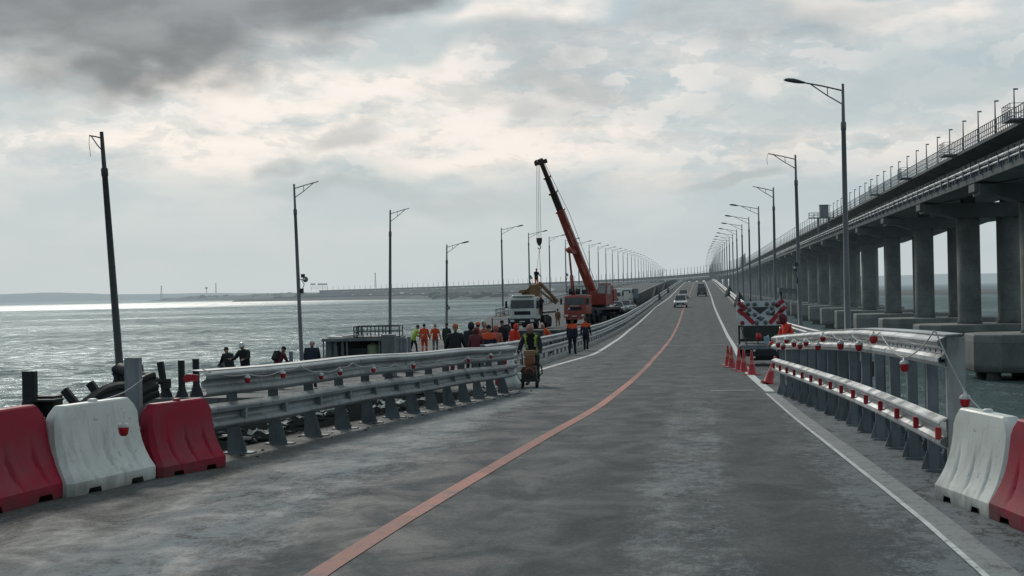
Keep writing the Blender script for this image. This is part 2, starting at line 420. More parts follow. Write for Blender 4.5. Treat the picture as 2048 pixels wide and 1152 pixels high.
# ------------------------------------------------------------------ water
def water_mat():
    m, t, b, g = new_mat('sea_water')
    geo = t.n('ShaderNodeNewGeometry').outputs['Position']
    s = t.sep(geo)
    p = t.xyz(s[0], t.m('MULTIPLY', s[1], 0.55), 0.0)
    n1 = t.noise(p, 0.055, 4, 0.6, 0.8)
    n2 = t.noise(p, 0.30, 5, 0.65, 1.0)
    n3 = t.noise(p, 1.3, 4, 0.6)
    patch = t.noise(t.xyz(t.m('MULTIPLY', s[0], 0.5), s[1], 0.0), 0.006, 5, 0.6)
    h = t.m('ADD', t.m('MULTIPLY', n1, 1.6), t.m('ADD', n2, t.m('MULTIPLY', n3, 0.16)))
    dist = t.vm('LENGTH', geo)
    glint = t.m('MULTIPLY', t.m('MULTIPLY', t.ss(s[1], 1150.0, 1500.0), t.ss(s[1], 3300.0, 2300.0)), t.ss(s[0], -240.0, -700.0))  # sun glint on the far sea, put into the reflection by position
    st = t.noise(t.xyz(t.m('MULTIPLY', s[0], 0.25), t.m('MULTIPLY', s[1], 1.0), 0.0), 0.009, 5, 0.65)
    sp = t.noise(t.xyz(s[0], t.m('MULTIPLY', s[1], 0.25), 0.0), 0.11, 3, 0.6)
    glint = t.m('MULTIPLY', glint, t.m('MULTIPLY', t.ss(st, 0.36, 0.56, 0.15, 1.0), t.ss(sp, 0.34, 0.55, 0.35, 1.0)))
    inv = t.m('SUBTRACT', 1.0, t.m('MULTIPLY', glint, 0.7))
    nm = t.n('ShaderNodeBump'); t.l(h, nm.inputs['Height']); t.l(t.m('MULTIPLY', inv, 0.6), nm.inputs['Strength']); nm.inputs['Distance'].default_value = 1.1
    # a wind-roughened sea: part body colour, part broken reflection that varies from wave face to wave face
    face = t.m('ADD', t.m('MULTIPLY', n2, 0.50), t.m('ADD', t.m('MULTIPLY', n1, 0.30), t.m('MULTIPLY', n3, 0.20)))
    f = t.ss(face, 0.40, 0.62, 0.10, 0.33)
    f = t.m('ADD', f, t.ss(patch, 0.35, 0.65, -0.07, 0.08))
    f = t.m('MULTIPLY', f, t.ss(s[0], 60.0, -60.0, 0.62, 1.0))
    f = t.m('ADD', f, t.m('MULTIPLY', glint, 0.75), clamp=True)
    crest = t.ss(t.m('ADD', n2, t.m('MULTIPLY', n3, 0.30)), 0.80, 0.92)
    body = t.mix(t.ss(patch, 0.3, 0.7), (0.064, 0.098, 0.103), (0.088, 0.124, 0.128))
    body = t.mix(t.m('MULTIPLY', crest, 0.7), body, (0.42, 0.45, 0.44))
    df = t.n('ShaderNodeBsdfDiffuse'); t.l(body, df.inputs[0]); t.l(nm.outputs[0], df.inputs['Normal'])
    gl = t.n('ShaderNodeBsdfGlossy'); gl.inputs['Roughness'].default_value = 0.24; t.l(nm.outputs[0], gl.inputs['Normal'])
    t.l(t.mix(glint, (0.66, 0.74, 0.76), (1.0, 0.97, 0.94)), gl.inputs[0])
    mx = t.n('ShaderNodeMixShader'); t.l(f, mx.inputs[0]); t.l(df.outputs[0], mx.inputs[1]); t.l(gl.outputs[0], mx.inputs[2])
    t.l(mx.outputs[0], g.inputs[0]); t.nt.nodes.remove(b)
    return m
WATER = water_mat()
mb = MB()
rings = [0, 60, 150, 400, 1000, 2500, 6000, 14000, 30000]
nseg = 48
vs = [(0, 0, 0)]; fs = []
for r in rings[1:]:
    for j in range(nseg): vs.append((r * math.cos(2 * PI * j / nseg), r * math.sin(2 * PI * j / nseg), 0))
for j in range(nseg): fs.append((0, 1 + j, 1 + (j + 1) % nseg))
for i in range(len(rings) - 2):
    for j in range(nseg):
        a = 1 + i * nseg; b_ = a + nseg
        fs.append((a + j, b_ + j, b_ + (j + 1) % nseg, a + (j + 1) % nseg))
mb.add(vs, fs, 0, True)
struct(mb.build('sea', WATER))

# ------------------------------------------------------------------ land
def land_mat():
    m, t, b, g = new_mat('spit_ground')
    geo = t.n('ShaderNodeNewGeometry').outputs['Position']
    n = t.noise(geo, 0.02, 6, 0.65); n2 = t.noise(geo, 0.15, 3)
    c = t.mix(t.ss(n, 0.4, 0.6), (0.020, 0.025, 0.026), (0.042, 0.045, 0.042))
    c = t.mix(t.ss(n2, 0.55, 0.7, 0, 0.5), c, (0.02, 0.026, 0.016))
    t.l(c, b.inputs['Base Color']); b.inputs['Roughness'].default_value = 0.95
    return m
LAND = land_mat()
def wat(xpx, D):          # point at sea level along a bearing
    p = P(xpx, 576, D); return Vector((p.x, p.y, 0))
shore = [(292, 4700, 5200, 1), (330, 4300, 5300, 6), (400, 4000, 5400, 16), (470, 3800, 5400, 15), (540, 3500, 5300, 20), (620, 3100, 5000, 14), (740, 2500, 4600, 10), (850, 1950, 4200, 8), (930, 1680, 3800, 7),
         (1000, 1580, 3400, 6), (1200, 1400, 3000, 6), (1400, 1240, 2600, 4), (1650, 1120, 2100, 3), (1900, 1040, 1700, 2.5), (2200, 960, 1500, 2), (2500, 900, 1400, 2)]
ns = 90; rows = []
sx = [a[0] for a in shore]; shore_x = sx
from mathutils import noise as mnoise
for i in range(ns + 1):
    x = sx[0] + (sx[-1] - sx[0]) * i / ns
    d0 = np.interp(x, sx, [a[1] for a in shore]); d1 = np.interp(x, sx, [a[2] for a in shore]); hh = np.interp(x, sx, [a[3] for a in shore])
    d0 += 40 * mnoise.noise((x * 0.02, 0, 0)) * (d0 / 2000)
    row = []
    for k in range(9):
        f = k / 8; p = wat(x, d0 + (d1 - d0) * (f ** 1.6))
        z = -0.6 if k in (0, 8) else hh * (0.25 + 0.75 * math.sin(PI * min(1, f * 1.05)) ** 0.6) * (0.8 + 0.5 * mnoise.noise((x * 0.035, k * 0.8, 2.0)))
        p.z = z if k in (0, 8) else max(0.6, z); row.append(p)
    rows.append(row)
mb = MB(); mb.sweep(rows, closed=False, smooth=True)
struct(mb.build('sand_spit', LAND))
hm, ht, hb, hg = new_mat('distant_hill_ground')
hb.inputs['Base Color'].default_value = (0.09, 0.10, 0.085, 1); hb.inputs['Roughness'].default_value = 1.0
rows = []
for i in range(161):
    x = -500 + 3300 * i / 160
    h = np.interp(x, [-500, 0, 150, 300, 500, 700, 900, 1300, 1700, 1850, 2048, 2800], [95, 88, 84, 62, 46, 40, 50, 60, 88, 98, 92, 90])
    h *= 0.70 + 0.16 * mnoise.noise((x * 0.006, 1.0, 0.0)) + 0.05 * mnoise.noise((x * 0.03, 4.0, 0.0))
    rows.append([wat(x, 9000), wat(x, 9600) + Vector((0, 0, h * 0.6)), wat(x, 10200) + Vector((0, 0, h)), wat(x, 12000) + Vector((0, 0, h * 0.9))])
mb = MB(); mb.sweep(rows, closed=False, smooth=True)
struct(mb.build('distant_hills', hm))

# ------------------------------------------------------------------ road
def asphalt_mat(name, wear=1.0):
    m, t, b, g = new_mat(name)
    geo = t.n('ShaderNodeNewGeometry').outputs['Position']
    s = t.sep(geo)
    fine = t.m('ADD', t.m('MULTIPLY', t.noise(geo, 22.0, 4, 0.75), 0.55), t.m('MULTIPLY', t.noise(geo, 70.0, 2, 0.7), 0.45))
    mid = t.noise(t.xyz(t.m('MULTIPLY', s[0], 1.3), t.m('MULTIPLY', s[1], 0.75), 0.0), 1.1, 7, 0.66, 0.6)
    sm = t.noise(t.xyz(s[0], t.m('MULTIPLY', s[1], 1.1), 5.0), 2.1, 10, 0.80, 0.2)
    big = t.noise(t.xyz(s[0], t.m('MULTIPLY', s[1], 0.22), 0.0), 0.32, 5, 0.6)
    track = t.m('ABSOLUTE', t.m('SINE', t.m('MULTIPLY', t.m('ADD', s[0], 0.15), 1.72)))
    c = t.mix(t.ss(mid, 0.36, 0.66), (0.028, 0.036, 0.041), (0.038, 0.048, 0.054))
    c = t.mix(t.ss(big, 0.40, 0.62, 0.0, 0.3), c, (0.044, 0.053, 0.058))
    # fine dust and dried slurry smeared over the surface, thicker by the edges
    grain = t.noise(t.xyz(t.m('MULTIPLY', s[0], 5.0), t.m('MULTIPLY', s[1], 3.4), 1.0), 1.0, 10, 0.95)
    lf = t.noise(t.xyz(s[0], t.m('MULTIPLY', s[1], 0.55), 2.0), 0.9, 6, 0.7)
    reg = t.m('ADD', t.ss(s[0], -2.4, -4.2, 0.0, 0.42), t.m('ADD', t.ss(s[0], 0.7, 1.8, 0.0, 0.42), t.m('ADD', t.m('MULTIPLY', t.ss(s[0], -0.9, -0.4), t.ss(s[0], 0.6, 0.1, 0.0, 0.30)), 0.20)))
    reg = t.m('MULTIPLY', reg, t.ss(s[1], 60.0, 20.0, 0.45, 1.0))
    dust = t.ss(t.m('ADD', reg, t.m('ADD', t.m('MULTIPLY', t.m('SUBTRACT', lf, 0.5), 0.9), t.m('MULTIPLY', t.m('SUBTRACT', grain, 0.5), 2.4))), 0.42, 0.66)
    _ = t.ss(t.m('ADD', sm, t.m('MULTIPLY', t.m('SUBTRACT', t.noise(geo, 0.45, 4, 0.6), 0.5), 0.55)), 0.52, 0.62)
    edge = t.m('ADD', 0.22, t.m('ADD', t.m('MULTIPLY', t.ss(s[0], -2.6, -4.2), 0.75), t.m('ADD', t.m('MULTIPLY', t.ss(s[0], 0.8, 1.7), 0.6), t.m('MULTIPLY', t.m('MULTIPLY', t.ss(s[0], -0.9, -0.4), t.ss(s[0], 0.5, 0.1)), 0.45))))
    edge = t.m('MULTIPLY', edge, t.ss(big, 0.36, 0.62, 0.45, 1.1))
    c = t.mix(t.m('MULTIPLY', dust, t.ss(s[0], -2.0, -4.0, 0.62, 0.85 * wear)), c, (0.20, 0.225, 0.235))
    c = t.mix(t.m('MULTIPLY', t.ss(track, 0.75, 1.0), 0.25), c, (0.038, 0.040, 0.042))
    # grit bank under the left rail
    grit = t.m('MULTIPLY', t.ss(s[0], -4.55, -5.6), t.ss(s[1], 46.0, 32.0))
    grit = t.m('MULTIPLY', grit, t.ss(mid, 0.3, 0.55, 0.4, 1.0))
    c = t.mix(grit, c, t.mix(t.ss(fine, 0.4, 0.6), (0.040, 0.040, 0.037), (0.115, 0.112, 0.10)))
    c = t.mix(t.ss(grain, 0.40, 0.28, 0.0, 0.35), c, (0.018, 0.022, 0.024))
    c = t.mix(t.ss(grain, 0.55, 0.75, 0.0, 0.45), c, (0.10, 0.115, 0.12))
    c = t.mix(t.ss(fine, 0.50, 0.66, 0.0, 0.75), c, t.mix(0.4, c, (0.24, 0.25, 0.25)))
    c = t.mix(t.ss(fine, 0.46, 0.34, 0.0, 0.65), c, (0.016, 0.017, 0.018))
    # rubber-darkened wheel paths with ragged edges, and a few sealed cracks
    wob = t.m('MULTIPLY', t.m('SUBTRACT', lf, 0.5), 0.5)
    for cu in (-3.55, -0.95, 0.75):
        dd = t.m('ABSOLUTE', t.m('SUBTRACT', t.m('ADD', s[0], wob), cu))
        c = t.mix(t.m('MULTIPLY', t.ss(dd, 0.42, 0.10), t.ss(grain, 0.60, 0.40, 0.15, 0.5)), c, (0.020, 0.026, 0.030))
    ck = t.n('ShaderNodeTexVoronoi', feature='DISTANCE_TO_EDGE'); ck.inputs['Scale'].default_value = 0.30
    t.l(t.vm('ADD', geo, t.vm('SCALE', t.noise(geo, 1.6, 5, 0.7, out='Color'), 0.9)), ck.inputs['Vector'])
    c = t.mix(t.m('MULTIPLY', t.ss(ck.outputs['Distance'], 0.007, 0.003), t.ss(big, 0.46, 0.52, 0.0, 0.8)), c, (0.010, 0.012, 0.013))
    # shade of the open gap behind the left rail, painted onto the shoulder
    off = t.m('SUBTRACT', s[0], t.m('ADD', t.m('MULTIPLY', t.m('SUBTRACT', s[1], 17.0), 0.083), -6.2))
    gap_shade = t.m('MULTIPLY', t.m('MULTIPLY', t.ss(t.m('ADD', off, t.m('MULTIPLY', mid, 0.8)), 0.32, 0.02), t.ss(s[1], 38.0, 34.0)), t.ss(s[1], 14.5, 17.0))
    c = t.mix(t.m('MULTIPLY', gap_shade, 0.92), c, (0.010, 0.012, 0.013))
    # transverse joints
    j = t.m('ABSOLUTE', t.m('SUBTRACT', t.m('FRACT', t.m('DIVIDE', t.m('ADD', s[1], t.m('MULTIPLY', t.noise(geo, 0.6, 2), 0.5)), 27.0)), 0.5))
    c = t.mix(t.m('MULTIPLY', t.ss(j, 0.006, 0.002), 0.25), c, (0.10, 0.11, 0.11))
    t.l(c, b.inputs['Base Color'])
    t.l(t.ss(mid, 0.3, 0.7, 0.62, 0.9), b.inputs['Roughness'])
    t.l(t.m('MULTIPLY', t.m('SUBTRACT', 1.0, gap_shade), 0.22), b.inputs['Specular IOR Level'])
    t.l(t.bump(fine, 0.5, 0.010), b.inputs['Normal'])
    return m
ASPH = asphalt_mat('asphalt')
DECKC = mat('deck_concrete', (0.16, 0.165, 0.155), 0.85, 0, 0.35, 0.6, grime=0.4)
KERBM = mat('kerb_concrete', (0.24, 0.245, 0.235), 0.8, 0, 0.3, 1.0, grime=0.35)
stn = [-14 + 2 * i for i in range(57)] + [102 + 6 * i for i in range(150)] + [1010 + 25 * i for i in range(70)]
def stations(a, b): return [a] + [s for s in stn if a < s < b] + [b]
def ribbon(a, b, u0, u1, dz=0.0, zf=zr):
    g0 = u0 if callable(u0) else (lambda s: u0); g1 = u1 if callable(u1) else (lambda s: u1)
    return [[A(g0(s), s, zf(s) + dz), A(g1(s), s, zf(s) + dz)] for s in stations(a, b)]
def beam(mb, a, b, poly, zf=zr, mi=0, st=None, closed=True, smooth=False):
    return mb.sweep([[A(u, s, zf(s) + z) for u, z in poly] for s in (st or stations(a, b))], closed=closed, mi=mi, smooth=smooth)
mb = MB(); mb.sweep(ribbon(-14, 55, -9.2, 3.5), closed=False); mb.sweep(ribbon(55, 2700, -8.4, 6.7), closed=False)
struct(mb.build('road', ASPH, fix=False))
# side and soffit of the deck
mb = MB()
beam(mb, -14, 54.99, [(-9.2, -0.006), (-9.2, -0.5), (-8.2, -0.9), (-7.6, -2.4), (2.0, -2.4), (2.6, -0.9), (3.5, -0.5), (3.5, -0.006)])
beam(mb, 55.0, 2700, [(-8.4, -0.006), (-8.4, -0.5), (-7.4, -0.8), (-6.6, -2.6), (5.6, -2.6), (6.0, -0.8), (6.7, -0.5), (6.7, -0.006)])
rb = thing('road_bridge', 'dark deck edge and piers carrying the open carriageway over the sea', 'bridge')
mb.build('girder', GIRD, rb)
far = MB()
for i, s in enumerate([20 + 55 * k for k in range(48)]):
    q = MB() if s < 900 else far
    a = max(0, (s - S0) / RC)
    Rm = Matrix.Rotation(a, 3, 'Z')
    for u in (-4.5, 3.5):
        p = A(u, s, 0); zt = zr(s) - 2.9
        q.tube([Vector((p.x, p.y, -2)), Vector((p.x, p.y, zt))], 0.8, 12)
    p = A(-0.5, s, 0)
    q.box((p.x, p.y, zr(s) - 2.75), (11, 1.8, 0.9), Rm)
    if s < 900: q.build('pier', CONC, rb)
far.build('far_pier_row', CONC, rb)['kind'] = 'stuff'

# left carriageway: whole from station 108, sunken stub before it
uB = lambda s: max(-26.9, -16.6 - (s - 108) * .155)
mb = MB(); mb.sweep(ribbon(108, 2700, uB, -11.0, zf=zl), closed=False)
struct(mb.build('left_carriageway_surface', asphalt_mat('asphalt_left', 0.6), fix=False))
lb = thing('road_bridge', 'broken dark end face of the left carriageway bridge below the trucks', 'bridge')
mb = MB()
mb.sweep([[A(u, q, zl(q) + z) for u, z in [(uB(q), -0.006), (uB(q), -0.6), (uB(q) + 1.3, -1.1), (uB(q) + 1.5, -2.4), (-12.4, -2.4), (-12.2, -1.1), (-11.0, -0.6), (-11.0, -0.006)]] for q in stations(108, 2700)])
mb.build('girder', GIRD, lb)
far = MB()
for i, s in enumerate([113 + 55 * k for k in range(46)]):
    q = MB() if s < 900 else far
    Rm = Matrix.Rotation(max(0, (s - S0) / RC), 3, 'Z')
    for u in ((-23, -15) if s > 170 else (-14.5,)):
        p = A(u, s, 0)
        q.tube([Vector((p.x, p.y, -2)), Vector((p.x, p.y, zl(s) - 2.8))], 0.8, 12)
    p = A(-19 if s > 170 else -14, s, 0); q.box((p.x, p.y, zl(s) - 2.65), (12.5 if s > 170 else 3.4, 1.8, 0.9), Rm)
    if s < 900: q.build('pier', CONC, lb)
far.build('far_pier_row', CONC, lb)['kind'] = 'stuff'
# ragged end plates
mb = MB()
for k in range(14):
    u = -16.3 + k * .38 + random.uniform(-0.2, 0.2)
    z = zl(108) - random.uniform(0.2, 1.5)
    mb.bar((u, 108.1, z), (u + random.uniform(-.3, .3), 106.6 - random.random() * 1.2, z - random.uniform(0.1, 1.0)), 0.3 + random.random() * .5, 0.06)
mb.build('torn_plate', STEEL_D, lb)

poly = [(-10.6, 34), (-14.0, 35.5), (-15.2, 41), (-17.5, 46), (-19.4, 50.5), (-20.6, 60), (-21.9, 72), (-22.6, 84), (-23.8, 96), (-24.6, 107.5), (-10.6, 107.5)]
slab = thing('fallen_span', 'sunken grey span of the left carriageway with a ragged edge where workers stand', 'bridge span')
mb = MB()
top = [(x + random.uniform(-.15, .15), y, ZLOW) for x, y in poly]
n = len(top); vs = top + [(x, y, ZLOW - 0.45) for x, y, z in top] + [(x * 0.92 - 1.3, y * 0.98 + 1.5, ZLOW - 1.6) for x, y, z in top]
fs = [tuple(range(n))] + [(i, (i + 1) % n, n + (i + 1) % n, n + i) for i in range(n)] + [(n + i, n + (i + 1) % n, 2 * n + (i + 1) % n, 2 * n + i) for i in range(n)] + [tuple(reversed(range(2 * n, 3 * n)))]
mb.add(vs, fs); mb.build('deck_slab', asphalt_mat('asphalt_fallen', 0.9), slab)
for s in (58, 104):
    q = MB()
    for u in (-19 if s < 60 else -21, -13): q.tube([(u, s, -2), (u, s, ZLOW - 1.5)], 0.8, 12)
    q.build('pier', CONC, slab)

# markings
def interp_line(pts, far_u):
    g = sorted([(G(x, y).y, G(x, y).x) for x, y in pts])
    vs_ = [a for a, b in g]; us = [b for a, b in g]
    vs_.append(vs_[-1] + 60); us.append(far_u)
    arr = np.array([np.interp(s, vs_, us) for s in np.arange(-20, 1200, 1.0)])
    k = np.hanning(11); k /= k.sum(); arr = np.convolve(np.pad(arr, 5, mode='edge'), k, mode='valid')
    return lambda s: float(np.interp(s, np.arange(-20, 1200, 1.0), arr))
uR = interp_line([(2015, 1152), (1905, 1059), (1755, 950), (1608, 840), (1530, 775), (1500, 750), (1468, 692), (1445, 650), (1428, 612)], 2.0)
uO = interp_line([(620, 1152), (780, 1055), (940, 965), (1080, 880), (1190, 820), (1260, 765), (1310, 715), (1340, 680), (1358, 645), (1366, 620)], -2.1)
uL = interp_line([(1085, 738), (1112, 730), (1190, 708), (1259, 660), (1310, 615)], -5.6)
def paint_mat(name, col, wear):
    m, t, b, g = new_mat(name)
    geo = t.n('ShaderNodeNewGeometry').outputs['Position']
    n = t.noise(geo, 2.6, 7, 0.72); n2 = t.noise(geo, 30, 4, 0.7)
    f = t.ss(t.m('ADD', t.m('MULTIPLY', n, 0.65), t.m('MULTIPLY', n2, 0.35)), wear - 0.05, wear + 0.05)
    gr = t.noise(t.xyz(t.m('MULTIPLY', t.sep(geo)[0], 9.0), t.m('MULTIPLY', t.sep(geo)[1], 6.0), 0.0), 1.0, 6, 0.8)
    f = t.m('MULTIPLY', f, t.ss(gr, 0.36, 0.50, 0.35, 1.0))
    seg = t.noise(t.xyz(0.0, t.m('FLOOR', t.m('DIVIDE', t.sep(geo)[1], 3.1)), 0.0), 1.7, 0)
    col = t.mix(t.ss(seg, 0.40, 0.60), tuple(x * 0.80 for x in col), tuple(min(1, x * 1.25 + .015) for x in col)) if 'orange' in name else col
    c = t.mix(f, (0.07, 0.074, 0.076), t.mix(t.ss(n, 0.3, 0.7, 0.35, 0.0), col, (0.08, 0.07, 0.065)))
    t.l(c, b.inputs['Base Color']); b.inputs['Roughness'].default_value = 0.75
    return m
WPAINT = paint_mat('worn_white_paint', (0.23, 0.25, 0.25), 0.40)
WPAINT2 = paint_mat('fresh_white_paint', (0.62, 0.64, 0.63), 0.36)
OPAINT = paint_mat('worn_orange_paint', (0.36, 0.11, 0.075), 0.41)
mb = MB(); mb.sweep(ribbon(-12, 32, lambda s: uR(s) - 0.13, lambda s: uR(s) + 0.11, 0.004), closed=False); struct(mb.build('edge_line_near', WPAINT, fix=False))
mb = MB(); mb.sweep(ribbon(-12, 32, lambda s: uR(s) - 0.16, lambda s: uR(s) - 0.11, 0.009), closed=False)
mb.sweep(ribbon(33, 1150, lambda s: uR(s) - 0.11, lambda s: uR(s) + 0.11, 0.004), closed=False)
mb.sweep(ribbon(51, 1150, lambda s: uL(s) - 0.11, lambda s: uL(s) + 0.11, 0.004), closed=False)
mb.sweep(ribbon(47.5, 50.9, lambda s: uL(51) - 0.11 - (51 - s) * .12, lambda s: uL(51) + 0.11 - (51 - s) * .12, 0.004), closed=False)
struct(mb.build('edge_lines', WPAINT2, fix=False))
mb = MB(); mb.sweep(ribbon(-12, 1150, lambda s: uO(s) - 0.088, lambda s: uO(s) + 0.088, 0.006), closed=False); struct(mb.build('orange_centre_line', OPAINT, fix=False))
mb = MB()
for v0, u0, u1 in ((33.6, 1.25, 0.2), (46, 3.2, 1.9), (54, 4.2, 2.4), (61, 3.6, 2.2), (68, 3.4, 2.3), (80, -3.6, 1.4)):
    mb.sweep([[(u1, v0, zr(v0) + .004), (u1, v0 + 0.35, zr(v0 + .35) + .004)], [(u0, v0 + 0.05, zr(v0 + .05) + .004), (u0, v0 + 0.38, zr(v0 + .38) + .004)]], closed=False)
struct(mb.build('cross_marks', WPAINT, fix=False))
# kerbs
mb = MB(); beam(mb, 46, 1150, [(-6.75, 0.0), (-6.75, 0.14), (-6.45, 0.14), (-6.40, 0.0)]); struct(mb.build('kerb', KERBM))
mb = MB(); beam(mb, 55.2, 1150, [(4.75, 0.0), (4.80, 0.14), (5.1, 0.14), (5.1, 0.0)]); struct(mb.build('kerb', KERBM))
mb = MB(); beam(mb, 12.0, 34, [(3.1, 0.0), (3.1, 0.12), (3.45, 0.12), (3.45, 0.0)]); struct(mb.build('kerb', KERBM))

# embankments where the bridges run ashore
mb = MB()
def emb(u0, u1, s0, s1, ztop, zt2):
    ss = [s0 + (s1 - s0) * i / 60 for i in range(61)]; rows = []
    for i, q in enumerate(ss):
        k = min(1, i / 6); tp = ztop(q) * k + .3; w_ = 14 * k + 4 + 4 * mnoise.noise((q * .02, u0, 0))
        rows.append([A(u0 - w_, q, -.5), A(u0 - w_ * .4, q, tp * .62), A(u0, q, tp), A(u1, q, tp), A(u1 + w_, q, -.5)])
    mb.sweep(rows, closed=False)
emb(-29, 9, 1330, 2800, lambda q: zr(q) - 2.4, 0); emb(26, 44, 1420, 2700, lambda q: CZ - max(0, (q - 900) / 900) * 3.2 + 9.0, 0)
struct(mb.build('embankment', LAND))
# ------------------------------------------------------------------ railway bridge
SP = 34.0; PC = 34.75
ZB = CZ + 0.0
rwy = thing('railway_bridge', 'high dark railway bridge on paired round columns running along the right side', 'bridge', (0, 0, 0))
def zrail(s):             # levels fall gently beyond the curve
    return CZ - max(0.0, (s - 900) / 900) * 3.2 if s > 900 else CZ
rst = [90 + 8.5 * i for i in range(110)] + [1030 + 25 * i for i in range(74)]
def rbeam(mb, a, b, poly, mi=0):
    st = [a] + [s for s in rst if a < s < b] + [b]
    return mb.sweep([[A(u, s, zrail(s) + z) for u, z in poly] for s in st], mi=mi)
RE = 2640
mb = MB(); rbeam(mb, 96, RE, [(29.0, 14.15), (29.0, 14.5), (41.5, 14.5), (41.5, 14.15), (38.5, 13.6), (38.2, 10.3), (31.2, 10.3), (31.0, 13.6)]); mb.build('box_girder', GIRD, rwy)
mb = MB(); rbeam(mb, 96, RE, [(26.9, 9.75), (26.9, 10.15), (31.25, 10.15), (31.25, 9.95), (28.6, 9.55)]); mb.build('service_walkway', CONC_B, rwy)
mb = MB()
for (u, z, r) in ((26.75, 11.15, 0.16), (26.75, 10.72, 0.11)):
    rows = []
    for s in [96] + [x for x in rst if 96 < x < RE]:
        rows.append([A(u + r * math.cos(a), s, zrail(s) + z + r * math.sin(a)) for a in [2 * PI * k / 8 for k in range(8)]])
    mb.sweep(rows, smooth=True)
mb.build('pipe_run', BRIGHT, rwy)
# bottom flange line
mb = MB(); rbeam(mb, 96, RE, [(30.9, 10.16), (30.9, 10.45), (31.19, 10.45), (31.19, 10.16)]); mb.build('flange', GALV_D, rwy)
# girder stiffeners
mb = MB()
for i in range(150):
    s = 98 + 2.83 * i
    mb.box((31.02, s, ZB + 11.9), (0.12, 0.14, 3.2))
mb.build('stiffener_row', GIRD, rwy)['kind'] = 'stuff'
mb = MB()
for i in range(60):       # walkway brackets, pipe saddles
    s = 100 + 4.25 * i
    mb.bar((27.0, s, ZB + 9.9), (31.0, s, ZB + 11.4), 0.1, 0.1); mb.box((26.75, s, ZB + 10.75), (0.34, 0.12, 1.1))
mb.build('bracket_row', GALV_D, rwy)['kind'] = 'stuff'
# railings: lattice panels of top deck and pickets of the walkway
mb = MB()
for z in (14.75, 15.25, 15.85): rbeam(mb, 96, 1500, [(28.95, z), (28.95, z + .07), (29.03, z + .07), (29.03, z)])
s = 97.0
while s < 430:
    mb.box((28.99, s, ZB + 15.17), (0.07, 0.08, 1.4)); s += 0.95 if s < 260 else 2.1
mb.build('deck_railing', GALV_D, rwy)
mb = MB()
for z in (10.18, 10.62): rbeam(mb, 96, 900, [(26.88, z), (26.88, z + .05), (26.94, z + .05), (26.94, z)])
s = 97.0
while s < 330:
    mb.box((26.91, s, ZB + 10.2), (0.05, 0.07, 1.0)); s += 0.62 if s < 230 else 1.6
mb.build('walkway_railing', GALV_D, rwy)
# refuge balconies on the railing
for s in (131, 165, 199, 233):
    mb = MB()
    mb.box((28.3, s, ZB + 14.4), (1.4, 3.4, .12))
    for dy in (-1.65, -.8, 0, .8, 1.65): mb.box((27.65, s + dy, ZB + 15.1), (.06, .06, 1.4))
    for dz in (14.95, 15.4, 15.8): mb.box((27.65, s, ZB + dz), (.05, 3.4, .05))
    for dz in (14.95, 15.8):
        for e in (-1.68, 1.68): mb.box((28.3, s + e, ZB + dz), (1.3, .05, .05))
    mb.build('refuge_balcony', GALV_D, rwy)
for i in range(96):
    s = 101.5 + 8.5 * i
    mb = MB(); q = A(29.35, s, zrail(s))
    mb.tube([(q.x, q.y, q.z + 14.5), (q.x, q.y, q.z + 17.9)], [0.09, 0.06], 6); mb.box((q.x + .15, q.y, q.z + 17.85), (.42, .12, .14))
    mb.build('mast', GALV_D, rwy)
mb = MB()
for i in range(110):
    s = 101.5 + 8.5 * 96 + 16 * i; q = A(29.35, s, zrail(s)); mb.tube([(q.x, q.y, q.z + 14.5), (q.x, q.y, q.z + 21.5)], [0.3, 0.22], 4)
mb.build('far_mast_row', GALV_D, rwy)['kind'] = 'stuff'
def pier_parts(s, q_cap, q_col, q_beam):
    a = max(0, (s - S0) / RC); Rm = Matrix.Rotation(a, 3, 'Z'); p = A(PC, s, 0); z0 = zrail(s)
    dz = z0 - CZ
    # chamfered pile cap
    hx, hy, ch = 8.75, 4.6, 2.2
    ring = [(-hx, -hy + ch), (-hx + ch, -hy), (hx - ch, -hy), (hx, -hy + ch), (hx, hy - ch), (hx - ch, hy), (-hx + ch, hy), (-hx, hy - ch)]
    rows = []
    for z, k in ((0.75, .985), (0.85, 1.0), (4.25, 1.0), (4.4, 0.99)):
        rows.append([p + Rm @ Vector((x * k, y * k, z)) for x, y in ring])
    q_cap.sweep(rows)
    for k in range(5):       # piles below the cap
        for e in (-2.8, 2.8):
            c = p + Rm @ Vector((-7 + 3.5 * k, e, 0)); q_cap.tube([(c.x, c.y, -1.5), (c.x, c.y, 0.85)], .7, 10)
    for e in (-2.35, 2.35):
        c = p + Rm @ Vector((e, 0, 0)); q_col.append(MB().tube([(c.x, c.y, 4.35), (c.x, c.y, 4.8), (c.x, c.y, CZ + 7.8 + dz)], [1.5, 1.38, 1.38], 20))
    poly = [(-8.2, 9.5), (-8.2, 8.75), (-6.6, 8.55), (-4.2, 7.75), (4.2, 7.75), (6.6, 8.55), (8.2, 8.75), (8.2, 9.5)]
    rows = [[p + Rm @ Vector((x, y, CZ + z + dz)) for x, z in poly] for y in (-1.5, 1.5)]
    q_beam.sweep(rows)
    q_beam.box(p + Rm @ Vector((-6.7, 0, CZ + 8.9 + dz)), (2.1, 3.5, 1.0), Rm)
    for e in (-2.3, 2.3):
        c = p + Rm @ Vector((e, 0, CZ + 9.93 + dz)); q_beam.box(c, (1.5, 1.6, 0.75), Rm)
fc, fl, fb = MB(), [], MB()
for i in range(-1, 74):
    s = 142 + SP * i
    if i < 45:
        a_, c_, b_ = MB(), [], MB(); pier_parts(s, a_, c_, b_)
        a_.build('pile_cap', CONC_C, rwy, bevel=0.08 if i < 8 else 0)
        for c in c_: c.build('column', CONC, rwy)
        b_.build('crosshead', CONC_B, rwy)
    else: pier_parts(s, fc, fl, fb)
allf = MB()
